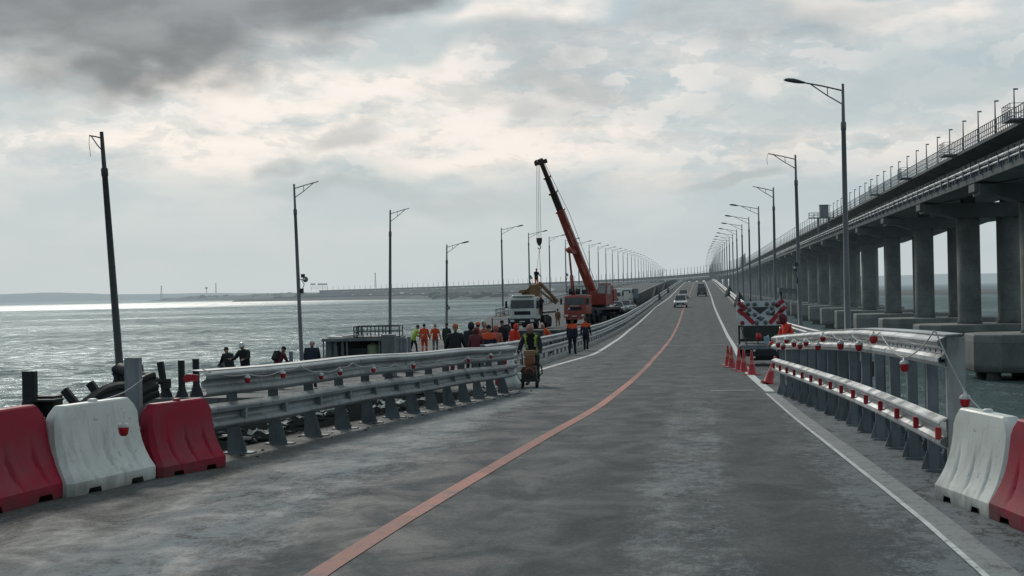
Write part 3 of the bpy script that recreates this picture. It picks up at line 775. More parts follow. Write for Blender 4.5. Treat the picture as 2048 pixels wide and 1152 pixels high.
for q in [fc, fb] + fl: allf.add(q.v, q.f)
allf.build('far_pier_row', CONC, rwy)['kind'] = 'stuff'

# equipment cabin on its trestle
cb = thing('equipment_cabin', 'small grey box cabin on a raised trestle platform beside the railway deck', 'cabin', (28.0, 322, ZB + 10.2))
mb = MB(); mb.box((0, 0, 6.3), (1.9, 2.4, 2.7)); mb.box((0, 0, 7.7), (2.1, 2.6, .1)); mb.build('cabin_body', GALV_D, cb)
mb = MB()
mb.box((-0.6, 0, 4.85), (5.6, 2.8, .16)); mb.build('platform', GALV_D, cb)
mb = MB()
for x in (-3.3, -2.2, -1.1, 2.1):
    for y in (-1.35, 1.35): mb.box((x, y, 5.45), (.08, .08, 1.1))
for y in (-1.35, 1.35):
    mb.box((-2.2, y, 6.0), (2.3, .07, .07)); mb.box((-2.2, y, 5.5), (2.3, .07, .07))
mb.box((-3.3, 0, 6.0), (.07, 2.7, .07)); mb.build('railing', GALV_D, cb)
for x in (-1.3, 1.0):
    mb = MB(); mb.box((x, -1.2, 2.3), (.22, .22, 5.0)); mb.box((x, 1.2, 2.3), (.22, .22, 5.0)); mb.build('leg', GALV_D, cb)

# ------------------------------------------------------------------ street lamps
def lamp_mesh(name, label, loc, Ht, side, head=True, arm_len=1.75, lean=None, r0=0.14, plinth=0.0, group=None, rz=0.0, stub=False):
    t = thing(name, label, 'lamp', loc, rz, group)
    lx, ly = lean or (0, 0)
    def at(z, x=0.0, y=0.0):
        f = (z / Ht); return Vector((x + lx * f, y + ly * f, z))
    mb = MB()
    zs = [0, 0.02, Ht * .83, Ht * .835, Ht * .86, Ht * .865, Ht]
    rr = [r0 * 1.5, r0 * 1.02, r0 * .72, r0 * .86, r0 * .86, r0 * .56, r0 * .46]
    mb.tube([at(z) for z in zs], rr, 12)
    mb.box(at(0.05), (r0 * 4.2, r0 * 4.2, .08))
    mb.build('pole', POLE, t)
    tip = at(Ht * 0.985 + .32, side * arm_len, 0)
    mb = MB()
    b0 = at(Ht * 0.975); b1 = at(Ht * .925)
    e = b0.lerp(tip, 0.35 if stub else 1.0)
    mb.tube([b0, b0.lerp(e, .5) + Vector((0, 0, .02)), e], .035, 7)
    jn = b0.lerp(tip, 0.3 if stub else 0.8)
    mb.tube([b1, b1.lerp(jn, .5) + Vector((0, 0, -.04)), jn], .028, 7)
    if not stub: mb.tube([b0.lerp(tip, .38), b1.lerp(jn, .47)], .02, 6)
    mb.build('arm', POLE, t)
    if head:
        mb = MB()
        ang = math.atan2(.32, arm_len) * side
        Rm = Matrix.Rotation(-ang, 3, 'Y')
        rows = []
        for k, (x, hw, ht_, hb) in enumerate([(-.12, .05, .045, .045), (0, .07, .06, .06), (.15, .13, .095, .075), (.38, .165, .12, .08), (.62, .15, .10, .07), (.76, .09, .06, .05), (.82, .02, .02, .02)]):
            ring = []
            for j in range(12):
                a = 2 * PI * j / 12; sz = math.sin(a)
                ring.append(tip + Rm @ Vector((side * x, hw * math.cos(a), (ht_ if sz > 0 else hb) * sz)))
            rows.append(ring)
        mb.sweep(rows, smooth=True); mb.build('lamp_head', mat('lamp_head_grey', (0.07, 0.075, 0.08), 0.5, 0.2), t)
    if stub:
        mb = MB(); mb.tube([e, e + Vector((.02 * side, 0, -.4)), e + Vector((-.03 * side, .02, -1.0))], .012, 5); mb.build('hanging_cable', STEEL_D, t)
    if plinth > 0:
        mb = MB(); mb.box((0, 0, -plinth / 2 - 0.005), (0.9, 1.1, plinth)); mb.build('plinth', CONC, t)
    return t
def add_horn(t, z, side, big=1.0):
    mb = MB()
    mb.tube([(0, 0, z), (side * .25, -.1, z)], .03, 6)
    mb.lathe([(.03, 0), (.05, .12), (.10, .24), (.19, .34), (.20, .34)], (side * .28, -.05, z), 14, axis='x' if False else 'y')
    o = mb.build('loudspeaker', GALV_D, t); o.rotation_euler = (0, 0, 0)
    mb = MB(); mb.box((side * .2, 0, z + .25), (.22, .25, .25)); mb.tube([(side * .08, 0, z), (side * .28, 0, z - .35), (side * .1, 0, z - .75)], .025, 6)
    mb.box((side * .12, 0, z - .8), (.18, .2, .35)); mb.build('junction_box', STEEL_D, t)
RG = 'street lamps along the right edge of the road'
first = lamp_mesh('street_lamp', 'tallest nearest street lamp with cobra head behind the right guard rail', (6.42, 63.2, zr(63) - 0.3), 12.25, -1, group=RG)
r2 = lamp_mesh('street_lamp', 'second right-hand street lamp, its arm ending bare with a dangling wire', (6.45, 93, zr(93) - .1), 12.0, -1, head=False, group=RG, lean=(-.12, 0))
mb = MB(); mb.tube([(-1.9, 0, 12.1), (-1.95, 0, 11.7), (-1.9, 0, 11.4)], .012, 5); mb.build('hanging_wire', STEEL_D, r2)
add_horn(r2, 4.6, -1)
r3 = lamp_mesh('street_lamp', 'third right-hand street lamp with a bare arm and small box halfway up', (6.45, 123, zr(123)), 11.9, -1, head=False, group=RG)
for i in range(3, 29):
    s = 63 + 30.3 * i
    lab = {3: 'fourth right-hand street lamp with slanting grey head near the attenuator sign', 4: 'fifth right-hand street lamp with slanting grey head'}.get(i, 'small distant street lamp in the receding right-hand row')
    if i == 3: base_r = lamp_mesh('street_lamp', lab, (6.45, s, zr(s)), 11.8, -1, group=RG, arm_len=2.3)
    else: copy_tree(base_r, A(6.45, s, zr(s)), None, lab, RG)
LG = 'street lamps along the left carriageway'
# bent and headless survivor at the far left
b = P(243, 742, 66); tip = P(201, 268, 66); b.z = 4.9
t0 = lamp_mesh('street_lamp', 'bent blackened lamp post with a broken stub arm, nearest on the left', (b.x, b.y, b.z), 12.5, -1, head=False, lean=(tip.x - b.x + .05, tip.y - b.y), r0=.19, plinth=4.9, stub=True, group=LG)
for ch in t0.children:
    if ch.name.startswith('pole'): ch.data.materials[0] = mat('scorched_pole', (.04, .043, .045), .6, .2)
b = P(604, 735, 97); tip = P(588, 368, 97)
t1 = lamp_mesh('street_lamp', 'second left lamp post, slightly leaning, bare arm and a round loudspeaker', b, tip.z - b.z, 1, head=False, lean=(tip.x - b.x, tip.y - b.y), r0=.15, plinth=b.z, group=LG)
add_horn(t1, 6.1, 1)
b = P(780, 735, 127); tip = P(776, 420, 127)
t2 = lamp_mesh('street_lamp', 'third left lamp post standing by the grey cabinet, bare arm', b, tip.z - b.z, 1, head=False, lean=(tip.x - b.x + .2, 0), r0=.16, plinth=b.z, group=LG)
b = P(893, 715, 158); tip = P(899, 489, 158)
t3 = lamp_mesh('street_lamp', 'lower lamp post sunk below its neighbours with two small boxes on it', b, tip.z - b.z, 1, head=True, lean=(tip.x - b.x - .3, 0), r0=.16, plinth=b.z, group=LG)
add_horn(t3, 5.6, 1)
for i in range(28):
    s = 187 + 30.2 * i
    lab = {0: 'left street lamp standing over the white slatted barrier', 1: 'left street lamp directly behind the white truck cab', 2: 'left street lamp in line with the hanging crane hook', 3: 'left street lamp just left of the crane boom'}.get(i, 'small distant street lamp in the receding left-hand row')
    if i == 0: base_l = lamp_mesh('street_lamp', lab, (-26.4, s, zl(s)), 11.65, 1, group=LG, arm_len=2.2)
    else:
        c = copy_tree(base_l, A(-26.4, s, zl(s)), None, lab, LG)
        if i in (1, 3): add_horn(c, 4.6, 1)
# far rows following the curve: too many and too small to part
for nm, u, sd_, z_, lab in (('street_lamp', 6.45, -1, zr, 'small distant street lamp in the receding right-hand row'), ('street_lamp', -26.4, 1, zl, 'small distant street lamp in the receding left-hand row')):
    mb = MB(); mb.tube([(0, 0, 0), (0, 0, 11.6)], [.16, .1], 5); mb.bar((0, 0, 11.4), (sd_ * 2.4, 0, 11.8), .12, .1)
    o = mb.build(nm, POLE); tag(o, lab, 'lamp', RG if u > 0 else LG)
    for i in range(16):
        s = 960 + 45 * i
        c = o if i == 0 else o.copy()
        if i: C.objects.link(c)
        c.location = A(u, s, z_(s)); c.rotation_euler = (0, 0, max(0, (s - S0) / RC))

# ------------------------------------------------------------------ guard rails
WB = [(0, .155), (.004, .150), (.078, .118), (.085, .10), (.078, .06), (.018, .025), (.014, 0), (.018, -.025), (.078, -.06), (.085, -.10), (.078, -.118), (.004, -.150), (0, -.155)]
def wring(p, nrm, zc, sc=1.0, back=.012):
    pr = [(a, b) for a, b in WB] + [(a - back, b) for a, b in reversed(WB)]
    return [p + nrm * (a * sc) + Vector((0, 0, zc + b * sc)) for a, b in pr]
def rail_run(mb, pts, side, zc, sc=1.0, zf=zr, droop=None):
    """pts: plan points (u, v); side: +1 face towards +u"""
    rows = []
    for i, (u, v) in enumerate(pts):
        a = pts[max(0, i - 1)]; b = pts[min(len(pts) - 1, i + 1)]
        d = Vector((b[0] - a[0], b[1] - a[1], 0)).normalized()
        nr = Vector((d.y, -d.x, 0)) * side
        z = zf(v) + (droop(v) if droop else 0)
        rows.append(wring(Vector((u, v, z)), nr, zc, sc))
    mb.sweep(rows, smooth=False)
def curve_pts(ctrl, step):
    vs_ = np.array([c[1] for c in ctrl]); us = np.array([c[0] for c in ctrl])
    grid = np.arange(vs_[0], vs_[-1] + step * .5, step)
    k = np.interp(grid, vs_, us)
    # smooth
    for _ in range(30):
        k[1:-1] = (k[:-2] + k[1:-1] * 2 + k[2:]) / 4
    return list(zip(k.tolist(), grid.tolist()))
def upost(mb, u, v, z0, ht, w=.14, d=.09, face=1):
    """C-section post with a base plate and two gussets"""
    mb.box((u, v - d / 2, z0 + ht / 2), (w, .010, ht)); mb.box((u - w / 2, v, z0 + ht / 2), (.010, d, ht)); mb.box((u + w / 2, v, z0 + ht / 2), (.010, d, ht))
    mb.box((u, v, z0 + .012), (w * 2.1, d * 2.4, .024))
    for sx in (-1, 1):
        mb.prism([(u + sx * (w / 2 + .004), z0 + .02), (u + sx * (w / 2 + .085), z0 + .02), (u + sx * (w / 2 + .004), z0 + .26)], v - .008, v + .008, 'y')
# right near rail
RR = [(2.39, 14.25), (2.34, 16), (2.27, 18.5), (2.16, 22), (1.96, 26), (1.62, 32)]
rp = curve_pts(RR, .45)
rdrop = lambda v: float(np.interp(v, [14, 20, 26, 32], [0, -.02, -.10, -.2]))
rr_ = thing('guard_rail', 'shiny two-tier steel guard rail on tall posts, hung with red lanterns, nearest on the right', 'guard rail', (0, 0, 0))
mb = MB(); rail_run(mb, rp, -1, 1.34, 1.0, droop=rdrop); mb.build('upper_beam', GALV_N, rr_)
mb = MB(); rail_run(mb, rp, -1, 0.53, 1.0, droop=lambda v: float(np.interp(v, [14, 24, 32], [0, .04, .12]))); mb.build('lower_beam', GALV_N, rr_)
def u_at(pts, v): return float(np.interp(v, [q[1] for q in pts], [q[0] for q in pts]))
mb = MB()   # top capping plate of the upper beam
rows = [[Vector((u + a, v, zr(v) + rdrop(v) + 1.497 + b)) for a, b in ((-.01, 0), (.17, .014), (.17, .022), (-.01, .012))] for u, v in rp]
mb.sweep(rows); mb.build('capping', GALV_N, rr_)
red_ref = mat('red_reflector', (.45, .01, .02), .3)
k = 0; v = 14.42
while v < 32:
    u = u_at(rp, v) + .12
    q = MB(); upost(q, u, v, zr(v), 1.5 + rdrop(v) - .02, .17 if k == 0 else .105); q.build('post', GALV_N if k == 0 else GALV_D, rr_)
    if k > 0: q = MB(); upost(q, u + .30, v + .62, zr(v + .6), 1.42 + rdrop(v), .09); q.build('post', GALV_P, rr_)
    q = MB(); q.box((u - .16 - .035, v - .1, zr(v) + .53 + float(np.interp(v, [14, 24, 32], [0, .04, .12]))), (.055, .05, .12)); q.build('reflector', red_ref, rr_)
    v += 1.22; k += 1
# bolt slots on the upper beam
mb = MB()
for i in range(60):
    v = 14.4 + .29 * i; mb.box((u_at(rp, v) - .0165, v, zr(v) + rdrop(v) + 1.34), (.006, .02, .035))
mb.build('bolt_slots', STEEL_D, rr_)
# left near rail
LR = [(-6.20, 16.8), (-5.86, 19.5), (-5.55, 23), (-5.2, 27.5), (-4.85, 32), (-4.66, 35)]
lp = curve_pts(LR, .45)
lr_ = thing('guard_rail', 'dull grey two-tier steel guard rail with bulbs strung along it, nearest on the left', 'guard rail', (0, 0, 0))
ldr = lambda v: .012 * math.sin(v * .9)
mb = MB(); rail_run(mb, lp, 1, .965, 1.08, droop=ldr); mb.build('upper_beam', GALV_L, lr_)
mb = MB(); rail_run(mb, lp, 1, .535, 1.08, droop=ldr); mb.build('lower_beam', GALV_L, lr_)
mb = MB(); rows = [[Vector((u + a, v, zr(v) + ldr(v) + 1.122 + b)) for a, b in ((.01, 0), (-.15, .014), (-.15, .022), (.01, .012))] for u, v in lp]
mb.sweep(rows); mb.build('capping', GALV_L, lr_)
v = 17.9; k = 0
while v < 35:
    u = u_at(lp, v) - .10
    q = MB(); z0 = zr(v)
    # tapered plate post, wide foot towards the road
    q.prism([(u + .19, z0), (u - .09, z0), (u - .06, z0 + 1.08), (u + .05, z0 + 1.08), (u + .07, z0 + .40)], v - .006, v + .006, 'y')
    q.box((u - .08, v + .04, z0 + .55), (.012, .09, 1.08)); q.box((u + .08, v, z0 + .01), (.40, .2, .02))
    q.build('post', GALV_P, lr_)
    q = MB(); q.prism([(v - .05, z0 + .47 + ldr(v)), (v + .03, z0 + .47 + ldr(v)), (v + .03, z0 + .60 + ldr(v)), (v - .02, z0 + .60 + ldr(v)), (v - .05, z0 + .56 + ldr(v))], u + .12, u + .19, 'x'); q.build('reflector', GALV_D, lr_)
    v += 1.32; k += 1
mb = MB()   # splice seams
for v in (20.4, 24.6, 28.8):
    for zc in (.965, .535):
        d = 0.012
        rows = [wring(Vector((u_at(lp, x), x, zr(x) + ldr(x))), Vector((1, 0, 0)), zc, 1.05) for x in (v, v + .03)]
        mb.sweep(rows)
mb.build('splice', STEEL_D, lr_)
# long far rails of the open carriageway
def long_rail(name, label, u, s0, s1, side, zf=zr, ht=1.05, step=2.0, nparts=44, steelb=GALV, posts_mat=GALV_D, tiers=(0, -.46)):
    t = thing(name, label, 'guard rail')
    for tz in tiers:
        mb = MB()
        ss = [s for s in stn if s0 < s < s1]; ss = [s0] + ss + [s1]
        rows = []
        for s in ss:
            p = A(u, s, zf(s)); a = max(0, (s - S0) / RC); nr = Vector((math.cos(a), math.sin(a), 0)) * side
            rows.append(wring(p, nr, ht - .155 + tz))
        mb.sweep(rows); mb.build('beam', steelb, t)
    s = s0 + .3; k = 0; far = MB()
    while s < min(s1, 700):
        q = MB() if k < nparts else far
        p = A(u - side * .09, s, zf(s)); q.box(p + Vector((0, 0, ht / 2)), (.10, .12, ht))
        if k < nparts: q.build('post', posts_mat, t)
        s += step if k < nparts else step * 1.5; k += 1
    if far.v: far.build('far_post_row', posts_mat, t)['kind'] = 'stuff'
    return t
long_rail('guard_rail', 'bright two-tier guard rail curving past the crane along the left of the open lane', -6.95, 44.5, 700, 1)
long_rail('guard_rail', 'short pale guard rail beyond the worker in orange, continuing into the distance on the right', 5.35, 55.5, 700, -1)
long_rail('guard_rail', 'far guard rail on the seaward side of the left carriageway', -26.0, 178, 700, 1, zf=zl, step=4, nparts=20)
# dark solid screen between the carriageways
scr = thing('median_screen', 'long dark solid screen between the two carriageways', 'barrier')
SCRM = mat('dark_screen_panel', (.035, .045, .045), .7, .1, .3, .8)
mb = MB(); beam(mb, 150, 900, [(-10.95, .02), (-10.95, 1.15), (-10.85, 1.15), (-10.85, .02)], zf=zl); mb.build('panel', SCRM, scr)
mb = MB(); beam(mb, 150, 900, [(-10.97, 1.16), (-10.97, 1.22), (-10.8, 1.22), (-10.8, 1.16)], zf=zl); mb.build('top_rail', GALV_D, scr)
s = 151
while s < 260:
    q = MB(); q.box((-10.9, s, zl(s) + .6), (.14, .14, 1.15)); q.build('post', STEEL_D, scr); s += 4.0
# peaked dark covers standing on the rails
COV = mat('dark_tarpaulin', (.018, .024, .026), .8, 0, .4, 3, bump=.02)
def cover(u, s, h, w_, label):
    t = MB(); p = A(u, s, zr(s))
    rows = []
    for f, k in ((0, 1), (.25, .95), (.55, .72), (.8, .4), (1, .08)):
        rows.append([p + Vector((w_ * k * math.cos(a) * (.55 + .1 * math.sin(3 * a)), w_ * k * math.sin(a) * 1.2, h * f + .04 * math.sin(5 * a))) for a in [2 * PI * j / 10 for j in range(10)]])
    t.sweep(rows); o = t.build('covered_stack', COV); return tag(o, label, 'covered stack', 'dark covered stacks by the far rails')
cover(-7.3, 236, 2.3, 1.5, 'dark peaked covered heap on the left rail beyond the silver car')
cover(-7.3, 300, 2.3, 1.6, 'smaller dark peaked heap on the left rail, the farther one')
cover(5.2, 128, 1.7, 1.1, 'dark covered heap at the right rail just left of the attenuator sign')
cover(5.2, 150, 1.9, 1.2, 'dark covered heap at the right rail, second beyond the attenuator sign')
cover(5.2, 190, 2.0, 1.4, 'dark covered heap at the right rail, third beyond the attenuator sign')
cover(5.2, 255, 2.0, 1.5, 'dark covered heap at the right rail, farthest from the attenuator sign')
# ------------------------------------------------------------------ plastic water-filled barriers
def barrier_mesh(mb, dents=0):
    L = [(0.0, .265, .575), (.03, .27, .58), (.13, .27, .58), (.155, .255, .575), (.22, .215, .565), (.30, .175, .558), (.40, .14, .55), (.50, .115, .545), (.60, .098, .54), (.70, .088, .535), (.77, .08, .50), (.835, .07, .44), (.85, .055, .425)]
    nx = 60
    rows = []
    def flute(x, z):
        """three slanting flutes pressed into the long face"""
        d = 0
        for c in (-.30, 0.0, .30):
            cx = c + (z - .35) * -.16
            wd = .034 * max(0.0, 1 - ((z - .30) / .20) ** 2)
            if wd > 0: d += max(0, 1 - abs(x - cx) / .028) * wd
        return d
    for z, hw, hl in L:
        ring = []
        ch = min(.05, hw * .4)
        xs = [-hl + ch + (2 * hl - 2 * ch) * i / nx for i in range(nx + 1)]
        for x in xs:                       # long face -y
            y = -hw + (flute(x, z) if .1 < z < .7 else 0)
            ring.append(Vector((x, y, z)))
        for y in (-hw + ch, 0, hw - ch): ring.append(Vector((hl, y, z)))
        for x in reversed(xs):
            y = hw - (flute(-x, z) if .1 < z < .7 else 0)
            ring.append(Vector((x, y, z)))
        for y in (hw - ch, 0, -hw + ch): ring.append(Vector((-hl, y, z)))
        rows.append(ring)
    # forklift notches in the lower lip
    for r in rows[:2]:
        for p in r:
            for c in (-.28, .28):
                if abs(p.x - c) < .085 and abs(p.y) > .15: p.z += .055
    mb.sweep(rows, smooth=True)
def make_barrier(name, label, m, loc, rz, sc=1.0, group='red and white plastic barrier blocks'):
    t = thing(name, label, 'barrier', loc, rz, group)
    mb = MB(); barrier_mesh(mb); o = mb.build('shell', m, t)
    o.data.set_sharp_from_angle(angle=R_(26)) if hasattr(o.data, 'set_sharp_from_angle') else None
    mb = MB(); mb.lathe([(.045, .84), (.045, .868), (.03, .878), (0.001, .878)], (0, 0, 0), 12); mb.build('filler_cap', m, t)
    mb = MB()
    for z in (.2, .5): mb.tube([(.54, 0, z), (.61, 0, z)], .035, 8)
    mb.build('connector', m, t)
    t.scale = (sc, sc, sc)
    return t
def place_barrier(label, m, pa, pb, side, sc=1.0, shift=0.0):
    """pa, pb: surveyed foot points of the face that looks at the road"""
    a = G(*pa); b = G(*pb)
    d = (b - a); d.z = 0; d.normalize()
    nrm = Vector((-d.y, d.x, 0)) * side
    c = (a + b) / 2 + nrm * .26 * sc + d * shift
    c.z = zr(c.y)
    rz = math.atan2(d.y, d.x)
    t = make_barrier('plastic_barrier', label, m, c, rz, sc); t.scale.x = max(sc, ((b - a).length + .02) / 1.16); return t
place_barrier('red plastic barrier block cut off by the left edge of the view', RED_P, (-72, 1046), (140, 992), 1, 1.12)
place_barrier('white plastic barrier block between two red ones on the left', WHITE_P, (142, 996), (316, 957), 1, 1.09)
place_barrier('red plastic barrier block at the near end of the left guard rail', RED_P, (322, 958), (455, 933), 1, 0.98)
place_barrier('white plastic barrier block at the near end of the right guard rail', WHITE_P, (1868, 997), (1984, 1040), 1, 1.0)
place_barrier('red plastic barrier block cut off by the right edge of the view', RED_P, (1976, 1036), (2125, 1100), 1, 1.0)
# the pair standing on end at the far end of the left rail
g = G(1040, 778)
make_barrier('plastic_barrier', 'white plastic barrier block seen end-on beside the man with the machine', WHITE_P, (g.x - .30, g.y + .55, zr(g.y)), R_(96), 1.0)
make_barrier('plastic_barrier', 'pinkish red barrier block behind the end-on white one', RED_P, (g.x - .62, g.y + 1.75, zr(g.y)), R_(98), 1.05)
# small red marker in the gap on the left
g = P(968, 0, 20)

# ------------------------------------------------------------------ strings of lanterns
def lantern_parts(t, p, sc=1.0, tilt=0.0):
    mb = MB()
    Rm = Matrix.Rotation(tilt, 3, 'X')
    prof = [(.001, -.085), (.03, -.082), (.046, -.06), (.054, -.02), (.055, .008)]
    q = MB(); q.lathe([(r * sc, z * sc) for r, z in prof], (0, 0, 0), 12)
    q.v = [tuple(Rm @ Vector(v) + p) for v in q.v]; o = q.build('lantern', RED_L, t)
    q = MB(); q.lathe([(r * sc, z * sc) for r, z in [(.057, .008), (.057, .03), (.04, .05), (.018, .056), (.016, .085), (.001, .087)]], (0, 0, 0), 12)
    q.v = [tuple(Rm @ Vector(v) + p) for v in q.v]; q.build('lantern_cap', WHITE_L, o)
def railD(pts, x):
    best = None
    for u, v in pts:
        d = Vector((u, v, CZ)) - CAM; D = d.dot(_f); X = d.dot(_r) / D * FPX + 1024
        e = abs(X - x)
        if best is None or e < best[0]: best = (e, D)
    return best[1]
def light_string(label, nodes, lanterns, sag=.03, r=.006, cord=CORD, lsc=1.0):
    t = thing('light_string', label, 'light string')
    mb = MB(); path = []
    for a, b in zip(nodes[:-1], nodes[1:]):
        n = 7
        for i in range(n): f = i / n; path.append(a.lerp(b, f) - Vector((0, 0, sag * 4 * f * (1 - f) * (a - b).length)))
    path.append(nodes[-1]); mb.tube(path, r, 5); mb.build('cord', cord, t)
    for p in lanterns: lantern_parts(t, p, lsc, random.uniform(-.25, .25))
    return t
lfine = curve_pts(LR, .1); rfine = curve_pts(RR, .1)
lface = [(u + .17, v) for u, v in lfine]; rface = [(u - .17, v) for u, v in rfine]
def LP_(x, y): return P(x, y, railD(lface, x))
def RP_(x, y): return P(x, y, railD(rface, x))
lant = [(495, 757), (566, 748), (642, 751), (680, 743), (747, 738), (827, 731), (937, 719), (982, 712)]
nodes = [LP_(404, 738), LP_(495, 748), LP_(566, 739), LP_(600, 730), LP_(642, 742), LP_(680, 734), LP_(705, 726), LP_(747, 729), LP_(790, 728), LP_(827, 723), LP_(880, 720), LP_(937, 712), LP_(982, 706), LP_(1002, 704)]
light_string('cord with small red and white bulbs looped along the left guard rail', nodes, [LP_(x, y) for x, y in lant], sag=.05, lsc=.72)
D0 = 15.2
nodes = [P(285, 758, 16.0), P(247, 785, 15.8), P(185, 805, 15.6), P(100, 838, 15.4)]
light_string('pale cord tied from the lone grey post down over the left barriers', nodes, [], sag=.02)
ls = light_string('single red and white bulb hanging down the face of the white left barrier', [P(249, 820, 14.75), P(247, 848, 14.60)], [P(247, 856, 14.58)], sag=0, lsc=1.0)
lant = [(1809, 730, 0), (1747, 675, 0), (1718, 691, 0), (1681, 689, 0), (1636, 692, 0), (1612, 684, 0), (1600, 690, 0), (1588, 686, 0), (1573, 680, 0), (1566, 692, 0), (1556, 688, 0), (1646, 674, 0)]
nodes = [P(2075, 885, 12.3), P(1990, 838, 12.9), P(1931, 785, 13.6), P(1925, 775, 13.7), RP_(1872, 664), RP_(1868, 662), RP_(1809, 715), RP_(1760, 664), RP_(1747, 668), RP_(1718, 680), RP_(1705, 670), RP_(1681, 678), RP_(1665, 668), RP_(1646, 670), RP_(1636, 682), RP_(1612, 677), RP_(1588, 678), RP_(1566, 682), RP_(1552, 676)]
light_string('white cord with red bulbs strung from the right barriers along the right guard rail', nodes, [P(1930, 799, 13.58)] + [RP_(x, y) for x, y, _ in lant], sag=.04, r=.008, lsc=.9)

# lone post and damaged rail on the left
pl = thing('rail_post', 'lone grey guard rail post behind the white left barrier', 'post', G(274, 965) + Vector((-.25, .5, 0)))
mb = MB(); mb.box((0, 0, .68), (.16, .012, 1.36)); mb.box((-.08, .05, .68), (.012, .1, 1.36)); mb.box((.08, .05, .68), (.012, .1, 1.36)); mb.build('web', GALV_D, pl)
mb = MB(); mb.box((0, .04, .012), (.32, .26, .024)); mb.build('base_plate', GALV_D, pl)
def charred_post(x0, y0, x1, y1, D, wd, label):
    a = P(x0, y0, D); b = P(x1, y1, D)
    t = thing('charred_post', label, 'post', a, 0, 'burnt guard rail posts along the broken edge')
    v = b - a
    mb = MB(); mb.bar((0, 0, 0), v, wd, .012, up=(0, 1, 0)); sd = v.cross(Vector((0, 1, 0))).normalized() * (wd / 2)
    for e in (-1, 1): mb.bar(sd * e + Vector((0, .05, 0)), v + sd * e + Vector((0, .05, 0)), .014, .11, up=(0, 1, 0))
    mb.build('channel', CHAR, t)
    if abs(x1 - x0) > 16: return t
    mb = MB(); mb.lathe([(wd * 1.5, -.02), (wd * 1.4, .03), (wd * .8, .25), (wd * .6, .4)], (0, .04, 0), 6, smooth=False); mb.build('foot', CHAR, t)
    return t
charred_post(58, 850, 56, 743, 20, .17, 'thick upright burnt post behind the far left red barrier')
charred_post(152, 812, 126, 780, 27, .13, 'short burnt post leaning left, the lower of two stubs')
charred_post(198, 795, 177, 766, 27, .13, 'short burnt post leaning left, the upper of two stubs')
charred_post(286, 775, 277, 731, 38, .15, 'burnt post poking up behind the crumpled rail')
charred_post(331, 798, 319, 724, 38, .15, 'slightly tilted burnt post with a small box, left of the upright pair')
charred_post(363, 797, 361, 721, 38, .14, 'upright burnt post, left one of the pair by the rail end')
charred_post(392, 792, 390, 718, 36, .13, 'upright burnt post, right one of the pair by the rail end')
mb = MB(); mb.box(P(334, 767, 37.9), (.16, .2, .26)); tag(mb.build('junction_box', CHAR), 'small dark box fixed to the tilted burnt post', 'box')
mb = MB(); mb.box(P(94, 812, 20.3), (.34, .3, .30)); mb.box(P(94, 800, 20.1), (.36, .32, .03)); tag(mb.build('burnt_box', CHAR), 'dark open box beside the thick upright burnt post', 'box')
mb = MB(); mb.prism([(0, 0), (.28, .02), (.30, .16), (.05, .18), (-.04, .1)], 0, .05, 'y'); o = mb.build('red_marker', RED_L); o.location = P(369, 765, 30); tag(o, 'small red plastic marker beside the burnt post pair', 'marker')
# ledge the posts stand on
mb = MB()
q0, q1 = P(292, 800, 38), P(500, 800, 36)
mb.box(((q0.x + q1.x) / 2, q0.y + 1.2, q0.z - .35), (abs(q1.x - q0.x), 3.2, .6)); mb.box(((q0.x + q1.x) / 2, q0.y - .35, q0.z - .1), (abs(q1.x - q0.x) * .96, .3, .35))
struct(mb.build('deck_ledge', DECKC))
# crumpled rail
cr = thing('crumpled_guard_rail', 'blackened crumpled guard rail lying twisted behind the left barriers', 'guard rail')
mb = MB()
for off, zz in ((0, 0), (.25, -.16)):
    ctrl = [(84, 846, 22.5, 0), (150, 826, 23.3, .2), (205, 800, 24.2, .5), (245, 782, 25, .9), (280, 770, 25.6, 1.25), (312, 768, 26.2, 1.5)]
    rows = []
    for i in range(26):
        f = i / 25 * (len(ctrl) - 1); k = min(len(ctrl) - 2, int(f)); e = f - k
        x, y, D, tw = [ctrl[k][j] * (1 - e) + ctrl[k + 1][j] * e for j in range(4)]
        p = P(x, y + 6 * math.sin(f * 2.2), D + off); p.z += zz
        tw = tw * .55 - .4 + off
        ring = []
        for a, b in WB + [(a - .015, b) for a, b in reversed(WB)]:
            ring.append(p + Vector((a * math.cos(tw) * .7 - b * math.sin(tw) * .3, -abs(a) * .8 - b * math.sin(tw), b * 1.25 * math.cos(tw) + a * math.sin(tw))))
        rows.append(ring)
    mb.sweep(rows)
mb.build('bent_beam', CHAR, cr)
mb = MB()   # strut frame at the foot of the bent lamp
for a, b in (((238, 740), (214, 812)), ((238, 740), (258, 812)), ((240, 738), (290, 752)), ((214, 790), (262, 796)), ((228, 745), (250, 800))):
    mb.tube([P(*a, 31), P((a[0] + b[0]) / 2 + 2, (a[1] + b[1]) / 2 - 2, 31), P(*b, 31)], .06, 7)
mb.build('strut', CHAR, cr)
mb = MB(); mb.tube([P(226, 742, 31), P(240, 737, 31), P(262, 745, 30.5), P(300, 757, 30), P(322, 764, 29.5)], [.09, .13, .12, .1, .05], 8); mb.build('torn_sheet', CHAR, cr)

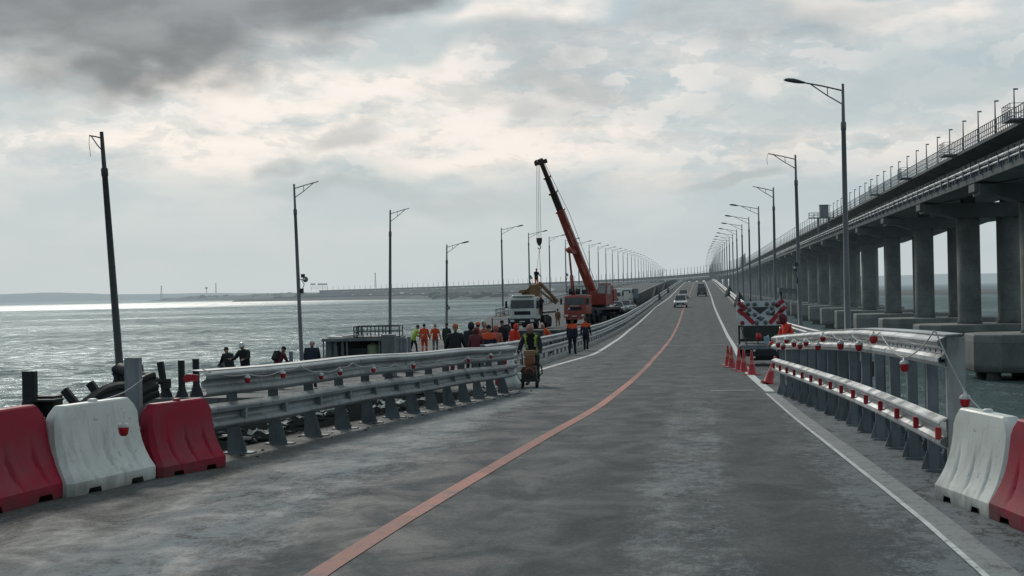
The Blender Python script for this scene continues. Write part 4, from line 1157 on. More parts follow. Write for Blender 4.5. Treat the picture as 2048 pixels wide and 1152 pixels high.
# rubble along the foot of the left rail
def rubble():
    mb = MB(); rnd = random.Random(3)
    def lump(c, r, mi):
        q = MB(); q.ell((0, 0, 0), (1, 1, 1), 7, 5)
        sc = Vector((r * rnd.uniform(.7, 1.8), r * rnd.uniform(.7, 1.5), r * rnd.uniform(.4, .8)))
        vs = [Vector(v) for v in q.v]; vs = [Vector((v.x * sc.x, v.y * sc.y, v.z * sc.z)) * (1 + .35 * mnoise.noise(v * 2.3 + Vector(c))) + Vector(c) for v in vs]
        mb.add(vs, q.f, mi, False)
    for i in range(45):
        v = rnd.uniform(16.5, 35); u = u_at(lfine, v) - rnd.uniform(.55, 2.6); r = rnd.uniform(.03, .11)
        lump((u, v, zr(v) + r * .4), r, 0 if rnd.random() < .62 else 1)
    for i in range(170):
        v = rnd.uniform(16.5, 35); u = u_at(lfine, v) + rnd.uniform(-1.0, .5); r = rnd.uniform(.012, .03)
        lump((u, v, zr(v) + r * .3), r, 0)
    # crumpled pale sheets
    for i in range(20):
        v = rnd.uniform(17, 35); u = u_at(lfine, v) - rnd.uniform(.4, 1.5); w_ = rnd.uniform(.10, .26); rows = []
        for a in range(7):
            rows.append([Vector((u + (b / 6 - .5) * w_ * 2, v + (a / 6 - .5) * w_ * 2.2, zr(v) + .05 + .30 * w_ * (1 + 2.2 * mnoise.noise((a * .6 + i, b * .6, i * 1.7))))) for b in range(7)])
        mb.sweep(rows, closed=False, mi=2)
    o = mb.build('rubble', [mat('rubble_stone', (.06, .062, .06), .9, 0, .5, 8), CHAR, mat('pale_sheeting', (.42, .43, .40), .75, 0, .3, 6)], fix=False)
    tag(o, 'broken concrete bits and pale crumpled sheeting under the left rail', 'rubble', kind='stuff')
rubble()

# ------------------------------------------------------------------ traffic cones
CONE = mat('orange_red_cone_plastic', (.42, .018, .025), .4, 0, .15, 6)
CONEW = mat('cone_band', (.50, .16, .13), .4)
def make_cone(label, loc, group='red traffic cones by the trailer'):
    t = thing('traffic_cone', label, 'traffic cone', loc, random.uniform(0, 1), group)
    mb = MB(); mb.lathe([(.001, .76), (.022, .76), (.03, .74), (.05, .56), (.066, .46)], n=16); mb.lathe([(.086, .33), (.135, .05), (.15, .032)], n=16); mb.build('cone_body', CONE, t)
    mb = MB(); mb.lathe([(.067, .46), (.087, .33)], n=16); mb.build('band', CONEW, t)
    mb = MB(); mb.box((0, 0, .018), (.40, .40, .036)); mb.build('foot', CONE, t, bevel=.01)
    return t
for (x, y), lab in zip([(1463, 735), (1478, 740), (1488, 744), (1504, 750), (1456, 731)], ['second red traffic cone from the left of the row', 'third red traffic cone from the left of the row', 'fourth red traffic cone from the left of the row', 'red traffic cone at the right end of the row, nearest', 'red traffic cone at the left end of the row, half hidden']):
    make_cone(lab, G(x, y))
tc_ = make_cone('red traffic cone leaning against the far end of the right guard rail', G(1536, 768), None); tc_.rotation_euler = (R_(-8), R_(16), 0)
# ------------------------------------------------------------------ people
SKIN = mat('skin', (.36, .20, .14), .55, 0, .15, 8)
EYE = mat('eye_dark', (.02, .015, .012), .3)
LIP = mat('lip', (.30, .11, .09), .5)
def cloth(name, col, var=.3): return mat(name, col, .88, 0, var, 9.0, bump=.006)
K = {
 'black': cloth('black_cloth', (.014, .015, .018)), 'navy': cloth('navy_cloth', (.014, .019, .038)), 'darkgreen': cloth('dark_green_cloth', (.02, .035, .03)),
 'orange': cloth('orange_hi_vis_cloth', (.62, .085, .025)), 'orangered': cloth('orange_red_cloth', (.66, .04, .015)), 'pink': cloth('faded_orange_cloth', (.38, .12, .09)),
 'lime': cloth('lime_hi_vis_cloth', (.42, .60, .10)), 'grey': cloth('grey_cloth', (.16, .17, .18)), 'tan': cloth('tan_cloth', (.22, .13, .08)),
 'maroon': cloth('maroon_cloth', (.12, .02, .03)), 'white': cloth('white_cloth', (.55, .56, .56)), 'boot': mat('boot_leather', (.012, .011, .01), .6),
 'glove': cloth('pale_glove', (.40, .40, .38)), 'helmet': mat('white_helmet', (.66, .68, .66), .3, coat=.4), 'orangehat': cloth('orange_knit', (.50, .14, .06)),
 'pinkhat': cloth('pink_grey_knit', (.42, .22, .20)), 'band': mat('reflective_tape', (.55, .57, .55), .35), 'hair': mat('dark_hair', (.018, .014, .012), .7), 'beard': mat('brown_beard', (.06, .04, .03), .9, bump=.01)}
def rotx(v, a):  # lean forward (towards +y)
    return Vector((v.x, v.y * math.cos(a) + v.z * math.sin(a), -v.y * math.sin(a) + v.z * math.cos(a)))
def person(label, loc, heading, coat='black', legs='black', hat=None, hatm='black', vest=None, yoke=None, hand='skin', H_=1.75, lean=0.0, crouch=0.0, stride=0.0,
           arms=((.12, .05), (.12, .05)), head_down=0.0, bulk=1.0, beard=False, coat_len=0.0, group=None, fingers=True, zcut=None, front=None, stripe=False, pack=False):
    """heading: direction the body faces; arms: (forward swing, elbow bend) in radians for left, right"""
    t = thing('person', label, 'person', loc, heading - PI / 2, group)
    k = H_ / 1.75
    hipz = .93 - crouch * .42
    pel = Vector((0, 0, hipz))
    tor = lambda x, y, z: pel + rotx(Vector((x, y, z)), lean)
    J = {'pelvis': pel, 'waist': tor(0, .0, .16), 'chest': tor(0, .01, .36), 'neck': tor(0, .0, .53), 'throat': tor(0, .02, .60)}
    rad = {'pelvis': (.155 * bulk, .125 * bulk), 'waist': (.150 * bulk, .12 * bulk), 'chest': (.175 * bulk, .13 * bulk), 'neck': (.085, .075), 'throat': (.055, .055)}
    E = [('pelvis', 'waist'), ('waist', 'chest'), ('chest', 'neck'), ('neck', 'throat')]
    for i, sd in enumerate((-1, 1)):
        s_ = 'LR'[i]; fw, el = arms[i][0], arms[i][1]; out = arms[i][2] if len(arms[i]) > 2 else .12
        sh = tor(sd * .19, 0, .46)
        ua = Vector((sd * math.sin(out), math.sin(fw), -math.cos(fw) * math.cos(out))).normalized()
        elb = sh + ua * .29
        fa = Vector((sd * math.sin(out) * .5 - sd * (.25 if el > .8 else 0), math.sin(fw + el), -math.cos(fw + el))).normalized()
        wr = elb + fa * .25
        J.update({'sh' + s_: sh, 'el' + s_: elb, 'wr' + s_: wr, 'ha' + s_: wr + fa * .085})
        rad.update({'sh' + s_: (.082 * bulk, .08 * bulk), 'el' + s_: (.062 * bulk, .06 * bulk), 'wr' + s_: (.040, .040), 'ha' + s_: (.045, .030)})
        E += [('chest', 'sh' + s_), ('sh' + s_, 'el' + s_), ('el' + s_, 'wr' + s_), ('wr' + s_, 'ha' + s_)]
        st = stride * sd
        hp = pel + Vector((sd * .095, 0, -.05))
        kn = Vector((sd * (.11 + crouch * .08), st * .5 + .05 + crouch * .32, hipz * .5 + .02 + crouch * .1))
        an = Vector((sd * .11, st * 1.0 - crouch * .05, .085 + (max(0, -st) * .25)))
        J.update({'hp' + s_: hp, 'kn' + s_: kn, 'an' + s_: an, 'to' + s_: an + Vector((sd * .02, .15, -.035))})
        rad.update({'hp' + s_: (.105, .11), 'kn' + s_: (.072, .075), 'an' + s_: (.055, .06), 'to' + s_: (.045, .04)})
        E += [('pelvis', 'hp' + s_), ('hp' + s_, 'kn' + s_), ('kn' + s_, 'an' + s_), ('an' + s_, 'to' + s_)]
    if coat_len > 0: rad['hpL'] = rad['hpR'] = (.13 * bulk, .13 * bulk)
    names = list(J); me = bpy.data.meshes.new('person_body')
    me.from_pydata([J[n] for n in names], [(names.index(a), names.index(b)) for a, b in E], [])
    tmp = bpy.data.objects.new('tmp_body', me); C.objects.link(tmp)
    md = tmp.modifiers.new('skin', 'SKIN'); md.use_smooth_shade = True
    for i, n in enumerate(names): me.skin_vertices[0].data[i].radius = rad[n]; me.skin_vertices[0].data[i].use_root = (n == 'pelvis')
    sb = tmp.modifiers.new('sub', 'SUBSURF'); sb.levels = 2; sb.render_levels = 2
    dg = bpy.context.evaluated_depsgraph_get(); ev = tmp.evaluated_get(dg)
    body = bpy.data.meshes.new_from_object(ev)
    bpy.data.objects.remove(tmp)
    # material per region by nearest bone
    mats = [K[coat], K[legs], K['boot'], K.get(hand, SKIN) if hand != 'skin' else SKIN, SKIN, EYE, LIP, K[yoke or coat], K['band']]
    def seg_d(p, a, b):
        ab = b - a; f = max(0, min(1, (p - a).dot(ab) / max(1e-9, ab.dot(ab)))); return (p - a - ab * f).length
    region = []
    for a, b in E:
        if b.startswith('ha'): region.append(3)
        elif b.startswith('to'): region.append(2)
        elif b == 'throat': region.append(4)
        elif b.startswith('kn') or b.startswith('an'): region.append(1)
        else: region.append(0)
    verts = []; faces = []; mi = []; sm = []
    for v in body.vertices:
        p = v.co.copy()
        # folds in the cloth
        f = mnoise.noise(p * 9 + Vector((loc[0], loc[1], 0))) * .008 + mnoise.noise(p * 22) * .003
        verts.append(p + v.normal * f)
    inv = Matrix.Identity(3)
    for pl in body.polygons:
        c = pl.center; ds = [seg_d(c, J[a], J[b]) / (sum(rad[a]) + sum(rad[b])) for a, b in E]
        r = region[ds.index(min(ds))]
        if c.z < .15 and r == 1: r = 2
        if r == 1 and coat_len > 0 and c.z > hipz - coat_len: r = 0
        loc_z = rotx(c - pel, -lean).z
        if r == 0 and yoke and loc_z > .34: r = 7
        if stripe and r in (0,) and .17 < loc_z < .22: r = 8
        if stripe and r == 1 and abs(c.z - .38) < .03: r = 8
        faces.append(tuple(pl.vertices)); mi.append(r); sm.append(True)
    mb = MB(); mb.v = [tuple(v) for v in verts]; mb.f = faces; mb.m = mi; mb.sm = sm
    nbody = len(faces)
    # head: skull, jaw, nose, ears, eyes, lips in the same mesh
    hc = J['throat'] + rotx(Vector((0, .025, .105)), lean * .55 + head_down)
    Rh = Matrix.Rotation(-(lean * .5 + head_down), 3, 'X')
    q = MB(); nu, nv = 18, 13
    for i in range(nv + 1):
        ph = -PI / 2 + PI * i / nv
        for j in range(nu):
            a = 2 * PI * j / nu; x = math.cos(ph) * math.cos(a); y = math.cos(ph) * math.sin(a); z = math.sin(ph)
            wj = .078 * (1 - .22 * max(0, -z)); p = Vector((x * wj, y * .098 + (.012 if z < 0 and y > 0 else 0), z * .118))
            if y > .8 and abs(x) < .28: p.y += .020 * max(0, 1 - abs(z + .12) / .22)       # nose
            if y > .6 and .15 < abs(x) < .6 and -.05 < z < .25: p.y -= .008                     # sockets
            q.v.append(tuple(p))
    q.f = [(i * nu + j, i * nu + (j + 1) % nu, (i + 1) * nu + (j + 1) % nu, (i + 1) * nu + j) for i in range(nv) for j in range(nu)]
    q.m = [4] * len(q.f); q.sm = [True] * len(q.f)
    for sx in (-1, 1):
        q.ell((sx * .078, -.005, -.005), (.014, .024, .034), 8, 5, 4)
        q.ell((sx * .030, .090, .012), (.011, .008, .007), 8, 5, 5)
    q.ell((0, .102, -.052), (.024, .008, .008), 8, 5, 6)
    mb.add([hc + Rh @ Vector(v) for v in q.v], q.f); off = len(mb.f) - len(q.f)
    for i in range(len(q.f)): mb.m[off + i] = q.m[i]; mb.sm[off + i] = True
    # fingers
    if fingers:
        for i, sd in enumerate((-1, 1)):
            s_ = 'LR'[i]; wr, ha = J['wr' + s_], J['ha' + s_]; d = (ha - wr).normalized()
            side = Vector((0, 1, 0)) if abs(d.y) < .7 else Vector((1, 0, 0)); side = (side - d * side.dot(d)).normalized()
            palm = d.cross(side).normalized() * (-sd if palm_in(d, side, sd) else sd)
            for f_, (o_, ln) in enumerate(((-.030, .062), (-.010, .074), (.010, .078), (.030, .068))):
                b0 = ha - d * .03 + side * o_; b1 = ha + d * .030 + side * o_ * 1.08; b2 = b1 + (d * .8 + palm * .5).normalized() * ln * .45; b3 = b2 + (d * .35 + palm * .85).normalized() * ln * .45
                mb.tube([b0, b1, b2, b3], [.0105, .0098, .0088, .0065], 6, 3)
            th0 = wr + d * .02 + side * .03; th1 = wr + d * .055 + side * .055; th2 = th1 + (d * .8 + palm * .3).normalized() * .032; mb.tube([th0, th1, th2], [.013, .0115, .008], 6, 3)
    if k != 1.0: mb.v = [tuple(Vector(v) * k) for v in mb.v]
    bo = mb.build('body', mats, t, fix=False)
    bpy.data.meshes.remove(body)
    # clothing pieces that have a look of their own
    def put(q, name, m): q.v = [tuple((hc + Rh @ Vector(v)) * k) for v in q.v]; return q.build(name, m, t)
    if hat == 'helmet':
        q = MB(); q.lathe([(.118, .035), (.112, .045), (.106, .075), (.085, .125), (.05, .15), (.001, .156)], n=18); q.v = [(x, y * 1.15 + (.025 if y > .05 and z < .05 else 0), z) for x, y, z in q.v]; put(q, 'helmet', K[hatm])
    elif hat == 'beanie':
        q = MB(); q.lathe([(.09, .015), (.097, .02), (.098, .06), (.088, .10), (.06, .135), (.025, .15), (.001, .152)], n=16); q.v = [(x, y * 1.12 - .004, z) for x, y, z in q.v]; put(q, 'knit_hat', K[hatm])
    elif hat == 'cap':
        q = MB(); q.lathe([(.089, .03), (.093, .05), (.085, .10), (.05, .13), (.001, .135)], n=16); q.v = [(x, y * 1.12, z) for x, y, z in q.v]
        q.box((0, .13, .035), (.12, .09, .008)); put(q, 'cap', K[hatm])
    elif hat == 'hood':
        q = MB(); nu, nv = 18, 10
        for i in range(nv + 1):
            ph = -PI / 2 * .9 + (PI / 2 * .9 + PI / 2) * i / nv
            for j in range(nu):
                a = 2 * PI * j / nu; x = math.cos(ph) * math.cos(a); y = math.cos(ph) * math.sin(a); z = math.sin(ph)
                yy = min(y, .52); q.v.append((x * .112, yy * .132 - .01 + (.02 if y > .5 else 0), z * .15 - .005))
        q.f = [(i * nu + j, i * nu + (j + 1) % nu, (i + 1) * nu + (j + 1) % nu, (i + 1) * nu + j) for i in range(nv) for j in range(nu) if not (q.v[i * nu + j][1] > .075 and q.v[(i + 1) * nu + (j + 1) % nu][1] > .075 and abs(q.v[i * nu + j][0]) < .085)]
        q.m = [0] * len(q.f); q.sm = [True] * len(q.f); put(q, 'hood', K[hatm])
    if hat in (None, 'cap', 'helmet'):
        q = MB(); q.lathe([(.082, -.05), (.088, 0), (.084, .06), (.06, .105), (.001, .125)], n=16)
        q.v = [(x, y * 1.16 - .014 if y < 0.02 else y * .9 - .012, z + (.03 if y > .03 and z < .03 else 0)) for x, y, z in q.v]; put(q, 'hair', K['hair'])
    if beard:
        q = MB(); q.ell((0, .062, -.085), (.060, .050, .05), 12, 8); put(q, 'beard', K['beard'])
    if vest:
        vf = []; 
        for i in range(nbody):
            if mi[i] not in (0, 7): continue
            c = sum((verts[j] for j in faces[i]), Vector()) / len(faces[i]); lc = rotx(c - pel, -lean)
            if -.05 < lc.z < .52 and abs(lc.x) < .150 * bulk and not (vest[1] and lc.y > .02 and abs(lc.x) < .095): vf.append((i, lc.z))
        used = sorted({j for i, _ in vf for j in faces[i]}); mp = {j: n for n, j in enumerate(used)}
        cen = pel + rotx(Vector((0, 0, .25)), lean)
        q = MB(); 
        for j in used:
            lc = rotx(verts[j] - pel, -lean); o_ = Vector((lc.x, lc.y, 0)); o_ = o_.normalized() * .018 if o_.length > 0 else o_
            q.v.append(tuple((verts[j] + rotx(o_, lean)) * k))
        for i, z in vf: q.f.append(tuple(mp[j] for j in faces[i])); q.m.append(1 if (.05 < z < .10 or .2 < z < .25) else 0); q.sm.append(True)
        o = q.build('vest', [K[vest[0]], K['band']], t, fix=False)
        sol = o.modifiers.new('thickness', 'SOLIDIFY'); sol.thickness = .008
    if pack:
        q = MB(); c = tor(0, -.22, .30); q.box(c, (.30, .18, .42), Matrix.Rotation(-lean, 3, 'X')); q.v = [tuple(Vector(v) * k) for v in q.v]; q.build('backpack', K['black'], t, bevel=.05, seg=3)
    return t
def palm_in(d, side, sd):
    p = d.cross(side); return p.x * sd > 0 if abs(p.x) > .2 else p.y < 0
def at_px(x, D, zfeet): p = P(x, 600, D); return Vector((p.x, p.y, zfeet))
TOCAM = -PI / 2; AWAY = PI / 2
WG = 'workers gathered on the damaged carriageway'
# man steering the machine
g = G(1060, 773)
man = person('man in open lime vest and pink-grey knit hat leaning over the small machine', (g.x + .02, g.y + .55, zr(g.y + .5)), TOCAM - .05, coat='black', legs='darkgreen', hat='beanie', hatm='pinkhat', vest=('lime', True), hand='glove',
       lean=.42, stride=.2, arms=((.35, .35, .25), (.25, .45, .35)), head_down=.35, bulk=1.18, beard=True, H_=1.74)
# pair walking away
def gp(x, y): p = G(x, y); return Vector((p.x, p.y, zr(p.y)))
person('left of two men walking away in navy overalls with orange shoulders, carrying nothing', gp(1145, 710), AWAY - .12, coat='navy', legs='navy', yoke='orange', stride=.10, arms=((.15, .2), (-.2, .15)), bulk=1.15, H_=1.80, coat_len=.1, group='two men walking away along the kerb')
person('right of two men walking away, slimmer, in dark overalls with orange shoulders', gp(1172, 701), AWAY - .2, coat='navy', legs='black', yoke='orange', stride=-.14, arms=((-.2, .2), (.2, .3)), bulk=1.05, H_=1.74, hat='cap', coat_len=.1, group='two men walking away along the kerb')
# bent dark figures in the gap at left
person('crouching person in dark coat and grey hood, leftmost of the workers', at_px(442, 57, ZLOW), TOCAM + .9, coat='grey', legs='black', hat='hood', hatm='grey', lean=.85, crouch=.1, head_down=.2, bulk=1.2, arms=((.5, .5), (.5, .5)), H_=1.66, group=WG)
person('stooping person with black hair and dark coat beside the white helmet', at_px(457, 56, ZLOW), AWAY + .7, coat='black', legs='black', hat='beanie', hatm='black', lean=.5, head_down=.1, bulk=1.25, arms=((.5, .6), (.5, .5)), H_=1.70, group=WG)
person('worker in white helmet and dark jacket looking down at a tablet', at_px(488, 55, ZLOW), TOCAM - .3, coat='black', legs='navy', hat='helmet', hatm='helmet', lean=.18, head_down=.35, bulk=1.25, arms=((.5, 1.0, .4), (.5, 1.0, .4)), H_=1.86, stripe=True, group=WG)
person('stooped worker with a black backpack, alone between the helmet and the lamp post', at_px(551, 56, ZLOW), AWAY - .5, coat='maroon', legs='black', hat='beanie', hatm='black', lean=.55, head_down=.1, bulk=1.2, arms=((.3, .6), (.4, .6)), H_=1.70, pack=True, group=WG)
person('broad person in navy coat and white cap with head bowed, beside the leaning lamp post', at_px(621, 55, ZLOW), AWAY + .15, coat='navy', legs='black', hat='beanie', hatm='white', lean=.20, head_down=.4, bulk=1.7, arms=((.2, .5), (.2, .5)), H_=1.88, coat_len=.25, group=WG)
# standing group
person('worker in lime jacket bending to the right at the edge', at_px(825, 85, ZLOW), AWAY - .9, coat='lime', legs='navy', hat='beanie', hatm='black', lean=.42, stride=.18, arms=((.6, .4), (.7, .2)), bulk=1.12, H_=1.74, group=WG)
person('worker in full orange suit standing next to the lime jacket', at_px(847, 84, ZLOW), AWAY, coat='orange', legs='orange', stride=.05, arms=((.1, .3, .25), (.1, .3, .25)), bulk=1.2, H_=1.80, coat_len=.2, stripe=True, group=WG)
person('worker in orange jacket and dark trousers, right of the full orange suit', at_px(869, 85, ZLOW), TOCAM + .2, coat='orange', legs='grey', hat=None, arms=((.2, .6, .3), (.2, .6, .3)), bulk=1.12, H_=1.74, stripe=True, group=WG)
person('worker in dark green clothes between the orange jacket and the knit hat', at_px(892, 84, ZLOW), AWAY, coat='darkgreen', legs='darkgreen', hat='beanie', hatm='darkgreen', bulk=1.15, H_=1.78, coat_len=.3, group=WG)
def near_gap(x, D): p = P(x, 600, D); return Vector((p.x, p.y, zr(p.y) if p.x > -9.1 else ZLOW))
person('worker with orange knit hat and black jacket over red, nearest behind the left rail', near_gap(909, 43.5), AWAY + .1, coat='black', legs='maroon', hat='beanie', hatm='orangehat', vest=None, bulk=1.3, arms=((.1, .4, .35), (.1, .4, .35)), H_=1.72, lean=.12, coat_len=.1, group=WG)
person('person in black hooded coat beside the orange knit hat', near_gap(938, 49), AWAY - .4, coat='black', legs='black', hat='hood', hatm='black', bulk=1.3, H_=1.78, lean=.1, coat_len=.35, group=WG)
person('person in faded orange jacket with dark hair at the end of the left rail', near_gap(966, 51), TOCAM + .6, coat='pink', legs='navy', hat=None, bulk=1.15, H_=1.80, group=WG)
person('worker with navy back panel and orange shoulders, nearest the end of the left rail', near_gap(976, 48), AWAY + .1, coat='navy', legs='navy', yoke='orange', hat='beanie', hatm='black', bulk=1.25, H_=1.66, arms=((.2, .7), (.2, .7)), coat_len=.3, group=WG)
person('person in faded orange hood just right of the navy back', near_gap(990, 52), AWAY, coat='pink', legs='navy', hat='hood', hatm='pink', bulk=1.1, H_=1.64, group=WG)
person('worker in bright orange hooded jacket seen over the rail below the white truck', near_gap(1022, 57), TOCAM + 1.0, coat='orangered', legs='navy', hat='hood', hatm='orangered', bulk=1.15, H_=1.70, lean=.35, group=WG)
person('stooping worker in faded orange jacket below the red crane cab', near_gap(1100, 69), PI, coat='orange', legs='navy', hat='beanie', hatm='pinkhat', bulk=1.2, H_=1.62, lean=.6, group=WG)
# right
person('worker in orange-red hooded jacket bending over behind the right guard rail', (P(1583, 650, 38).x, P(1583, 650, 38).y, zr(38)), PI + .2, coat='orangered', legs='navy', hat='hood', hatm='maroon', lean=.30, head_down=.15, arms=((.5, .5), (.4, .6)), bulk=1.35, H_=1.86)

person('worker in orange jacket half hidden between the knit hat and the navy back', near_gap(955, 57), AWAY + .3, coat='orange', legs='navy', hat='helmet', hatm='orangehat', bulk=1.15, H_=1.74, group=WG)
person('dark-clothed worker behind the faded orange hood, farther back', near_gap(1003, 62), TOCAM, coat='black', legs='black', hat='cap', hatm='black', bulk=1.2, H_=1.78, group=WG)
person('stooping worker in maroon jacket at the foot of the rail, right of the black hood', near_gap(949, 47), AWAY, coat='maroon', legs='black', hat='hood', hatm='maroon', bulk=1.2, H_=1.62, lean=.3, group=WG)
# ------------------------------------------------------------------ wheels
RIM = mat('wheel_rim', (.28, .29, .30), .4, .5)
RIMD = mat('dusty_rim', (.10, .10, .10), .6, .2)
def wheel(parent, c, r, w_, rim=RIM):
    mb = MB(); mb.lathe([(r * .58, -w_ / 2), (r * .90, -w_ / 2), (r, -w_ * .38), (r, w_ * .38), (r * .90, w_ / 2), (r * .58, w_ / 2)], c, 20, axis='x')
    o = mb.build('wheel', BLACK, parent)
    mb = MB(); mb.lathe([(.001, -w_ * .28), (r * .2, -w_ * .34), (r * .25, -w_ * .22), (r * .5, -w_ * .2), (r * .6, -w_ * .42), (r * .6, w_ * .42), (r * .5, w_ * .2), (r * .25, w_ * .22), (r * .2, w_ * .34), (.001, w_ * .28)], c, 16, axis='x')
    mb.build('rim', rim, o)
    return o
LAMPG = mat('headlight_glass', (.6, .62, .62), .15, 0, .1)
TAIL = mat('tail_light', (.35, .01, .01), .25)
CABW = mat('white_cab_paint', (.60, .62, .58), .35, 0, .2, 1.5, grime=.35, coat=.3)
CABR = mat('red_cab_paint', (.30, .045, .032), .4, 0, .25, 1.5, grime=.35, coat=.2)
YEL = mat('crane_yellow', (.20, .115, .04), .5, 0, .3, 1.5, grime=.4)
ORB = mat('crane_red', (.29, .055, .036), .45, 0, .25, 1.2, grime=.3)
BRN = mat('boom_dark_brown', (.045, .022, .018), .55, 0, .3, 1.2, grime=.3)
CHS = mat('chassis_black', (.016, .018, .022), .6, .1, .4, 3)
NAVY = mat('deck_navy_paint', (.02, .03, .055), .5, 0, .3, 2, grime=.3)
def truck_cab(t, cm, W=2.48, top=3.0, zb=.95, depth=2.0, bump_m=CHS, grille_m=CHS, style=0):
    """front of the cab looks to -y; cab from y=0 to y=depth"""
    h = W / 2
    prof = [(0.06, zb), (0.0, zb + .1), (.02, zb + .95), (.22, top - .22), (.40, top - .02), (.55, top), (depth, top - .02), (depth, zb)]
    mb = MB(); n = len(prof); rows = []
    for x, k in ((-h, .0), (-h + .08, 1), (h - .08, 1), (h, 0)):
        rows.append([Vector((x, y + (0 if k else (.07 if y < .5 else (-.05 if y > depth - .1 else 0))), z - (0 if k else (.07 if z > top - .3 else 0)))) for y, z in prof])
    mb.sweep(rows); cab = mb.build('cab', cm, t, bevel=.03)
    mb = MB(); a = Vector((0, .012, zb + 1.0)); b = Vector((0, .205, top - .30))
    wv = [(-h + .14, a.y, a.z), (h - .14, a.y, a.z), (h - .2, b.y, b.z), (-h + .2, b.y, b.z)]
    mb.add([(x, y - .02, z) for x, y, z in wv] + [(x, y + .03, z) for x, y, z in wv], [(0, 1, 2, 3), (7, 6, 5, 4), (0, 4, 5, 1), (1, 5, 6, 2), (2, 6, 7, 3), (3, 7, 4, 0)]); mb.build('windscreen', GLASS, t)
    for sx in (-1, 1):
        mb = MB(); mb.prism([(.3, zb + .95), (1.15, zb + .95), (1.15, top - .4), (.45, top - .4)], sx * h - .012 if sx > 0 else sx * h - .014, sx * h + .014 if sx > 0 else sx * h + .012, 'x'); mb.build('side_window', GLASS, t)
        mb = MB(); mb.box((sx * (h + .22), -.08, zb + 1.35), (.2, .1, .62)); mb.tube([(sx * h, .1, zb + 1.7), (sx * (h + .22), -.05, zb + 1.7)], .02, 6); mb.tube([(sx * h, .1, zb + 1.05), (sx * (h + .22), -.05, zb + 1.05)], .02, 6); mb.build('mirror', CHS, t, bevel=.02)
        mb = MB(); mb.box((sx * (h - .32), -.105, zb - .12), (.36, .04, .2)); mb.build('headlight', LAMPG, t)
    mb = MB(); mb.box((0, -.01, zb + .58), (W * .60, .05, .32))
    for i in range(3): mb.box((0, -.045, zb + .48 + .1 * i), (W * .6, .03, .035))
    mb.build('grille', grille_m, t)
    mb = MB(); mb.box((0, -.0, zb - .15), (W * .98, .2, .42)); mb.box((0, -.02, zb - .48), (W * .7, .12, .16)); mb.build('bumper', bump_m, t, bevel=.03)
    mb = MB(); mb.box((0, -.12, zb - .2), (.5, .012, .11)); mb.build('number_plate', CABW, t)
    mb = MB()
    for x in (-.45, .45): mb.tube([(x - .25, -.045, zb + 1.03), (x + .25, -.005, zb + 1.30)], .012, 5)
    mb.build('wiper', CHS, t)
    return cab
# ---- white lorry with a yellow folding crane
b0 = P(1044, 600, 127)
wt = thing('crane_truck', 'white cab lorry with a folded yellow crane on its back, parked at the broken edge', 'truck', (b0.x, b0.y, zl(b0.y)), R_(-5.4))
truck_cab(wt, CABW, 2.48, 2.95, .9, 2.1)
mb = MB(); mb.box((0, .6, 3.02), (2.0, .8, .16)); mb.build('roof_spoiler', CABW, wt, bevel=.08)
mb = MB()
for x in (-.42, .42): mb.box((x, 5.2, 1.0), (.16, 8.8, .3))
mb.box((0, 2.5, 1.1), (2.3, .5, .8)); mb.box((1.0, 4.5, .8), (.35, 1.4, .6)); mb.box((-1.0, 4.5, .8), (.35, 1.4, .6)); mb.build('chassis', CHS, wt)
mb = MB(); mb.box((0, 6.8, 1.42), (2.46, 5.4, .2)); mb.build('load_bed', NAVY, wt)
for y in (.95, 5.6, 6.95):
    for sx in (-1, 1): wheel(wt, (sx * 1.05, y, .52), .52, .34, RIMD)
mb = MB(); mb.box((.55, 3.1, 2.6), (.9, .9, 2.9)); mb.box((.95, 3.05, 2.0), (.5, .7, 1.6)); mb.build('crane_column', YEL, wt, bevel=.05)
mb = MB(); mb.bar((-.9, 2.7, 3.4), (.9, 3.2, 3.6), .4, .3); mb.bar((.3, 3.0, 3.6), (.9, 3.3, 4.0), .3, .5); mb.build('folded_boom', YEL, wt, bevel=.04)
mb = MB(); mb.bar((.95, 3.4, 4.2), (2.0, 6.4, 2.4), .22, .26); mb.bar((.9, 3.4, 3.5), (1.9, 6.2, 2.2), .14, .16); mb.box((.1, 3.3, 3.1), (1.5, .9, .7)); mb.bar((.4, 5.0, 3.6), (1.7, 6.4, 2.4), .14, .18); mb.build('knuckle_boom', YEL, wt, bevel=.03)
mb = MB(); mb.tube([(1.35, 3.1, 1.1), (1.35, 3.1, .12)], .08, 8); mb.box((1.35, 3.1, .06), (.45, .45, .1)); mb.build('outrigger', CHS, wt)
mb = MB(); mb.tube([(-.7, 2.3, 2.0), (-.6, 2.35, 3.0), (0, 2.4, 3.6), (.3, 2.8, 3.9)], .05, 6); mb.build('hydraulic_hose', BLACK, wt)
# people on and by the lorry
p = P(1073, 575, 130)
person('worker standing on top of the yellow crane against the sky, dark jacket and orange trousers', (p.x, p.y, p.z), TOCAM + .6, coat='black', legs='orange', hat='beanie', hatm='orangehat', bulk=1.15, H_=1.74, arms=((.6, .6), (.5, .6)), lean=.05)
mb = MB(); mb.box((p.x, p.y, p.z - .06), (.9, .9, .1)); mb.tube([(p.x, p.y, p.z - .1), (p.x, p.y, p.z - 1.6)], .16, 8); tag(mb.build('crane_step', YEL), 'small yellow step on the lorry crane under the standing worker', 'step')
p = P(1082, 600, 128.5)
person('worker in dark clothes climbing at the side of the white lorry', (p.x, p.y - .2, zl(p.y) + 1.25), AWAY, coat='black', legs='black', hat='helmet', hatm='orangehat', bulk=1.15, H_=1.72, arms=((1.4, .4), (1.1, .5)), lean=.1)
p = P(1115, 600, 138)
person('person in tan work suit walking between the two lorries', (p.x, p.y, zl(p.y)), TOCAM, coat='tan', legs='tan', hat='beanie', hatm='black', bulk=1.1, H_=1.76, stride=.16)
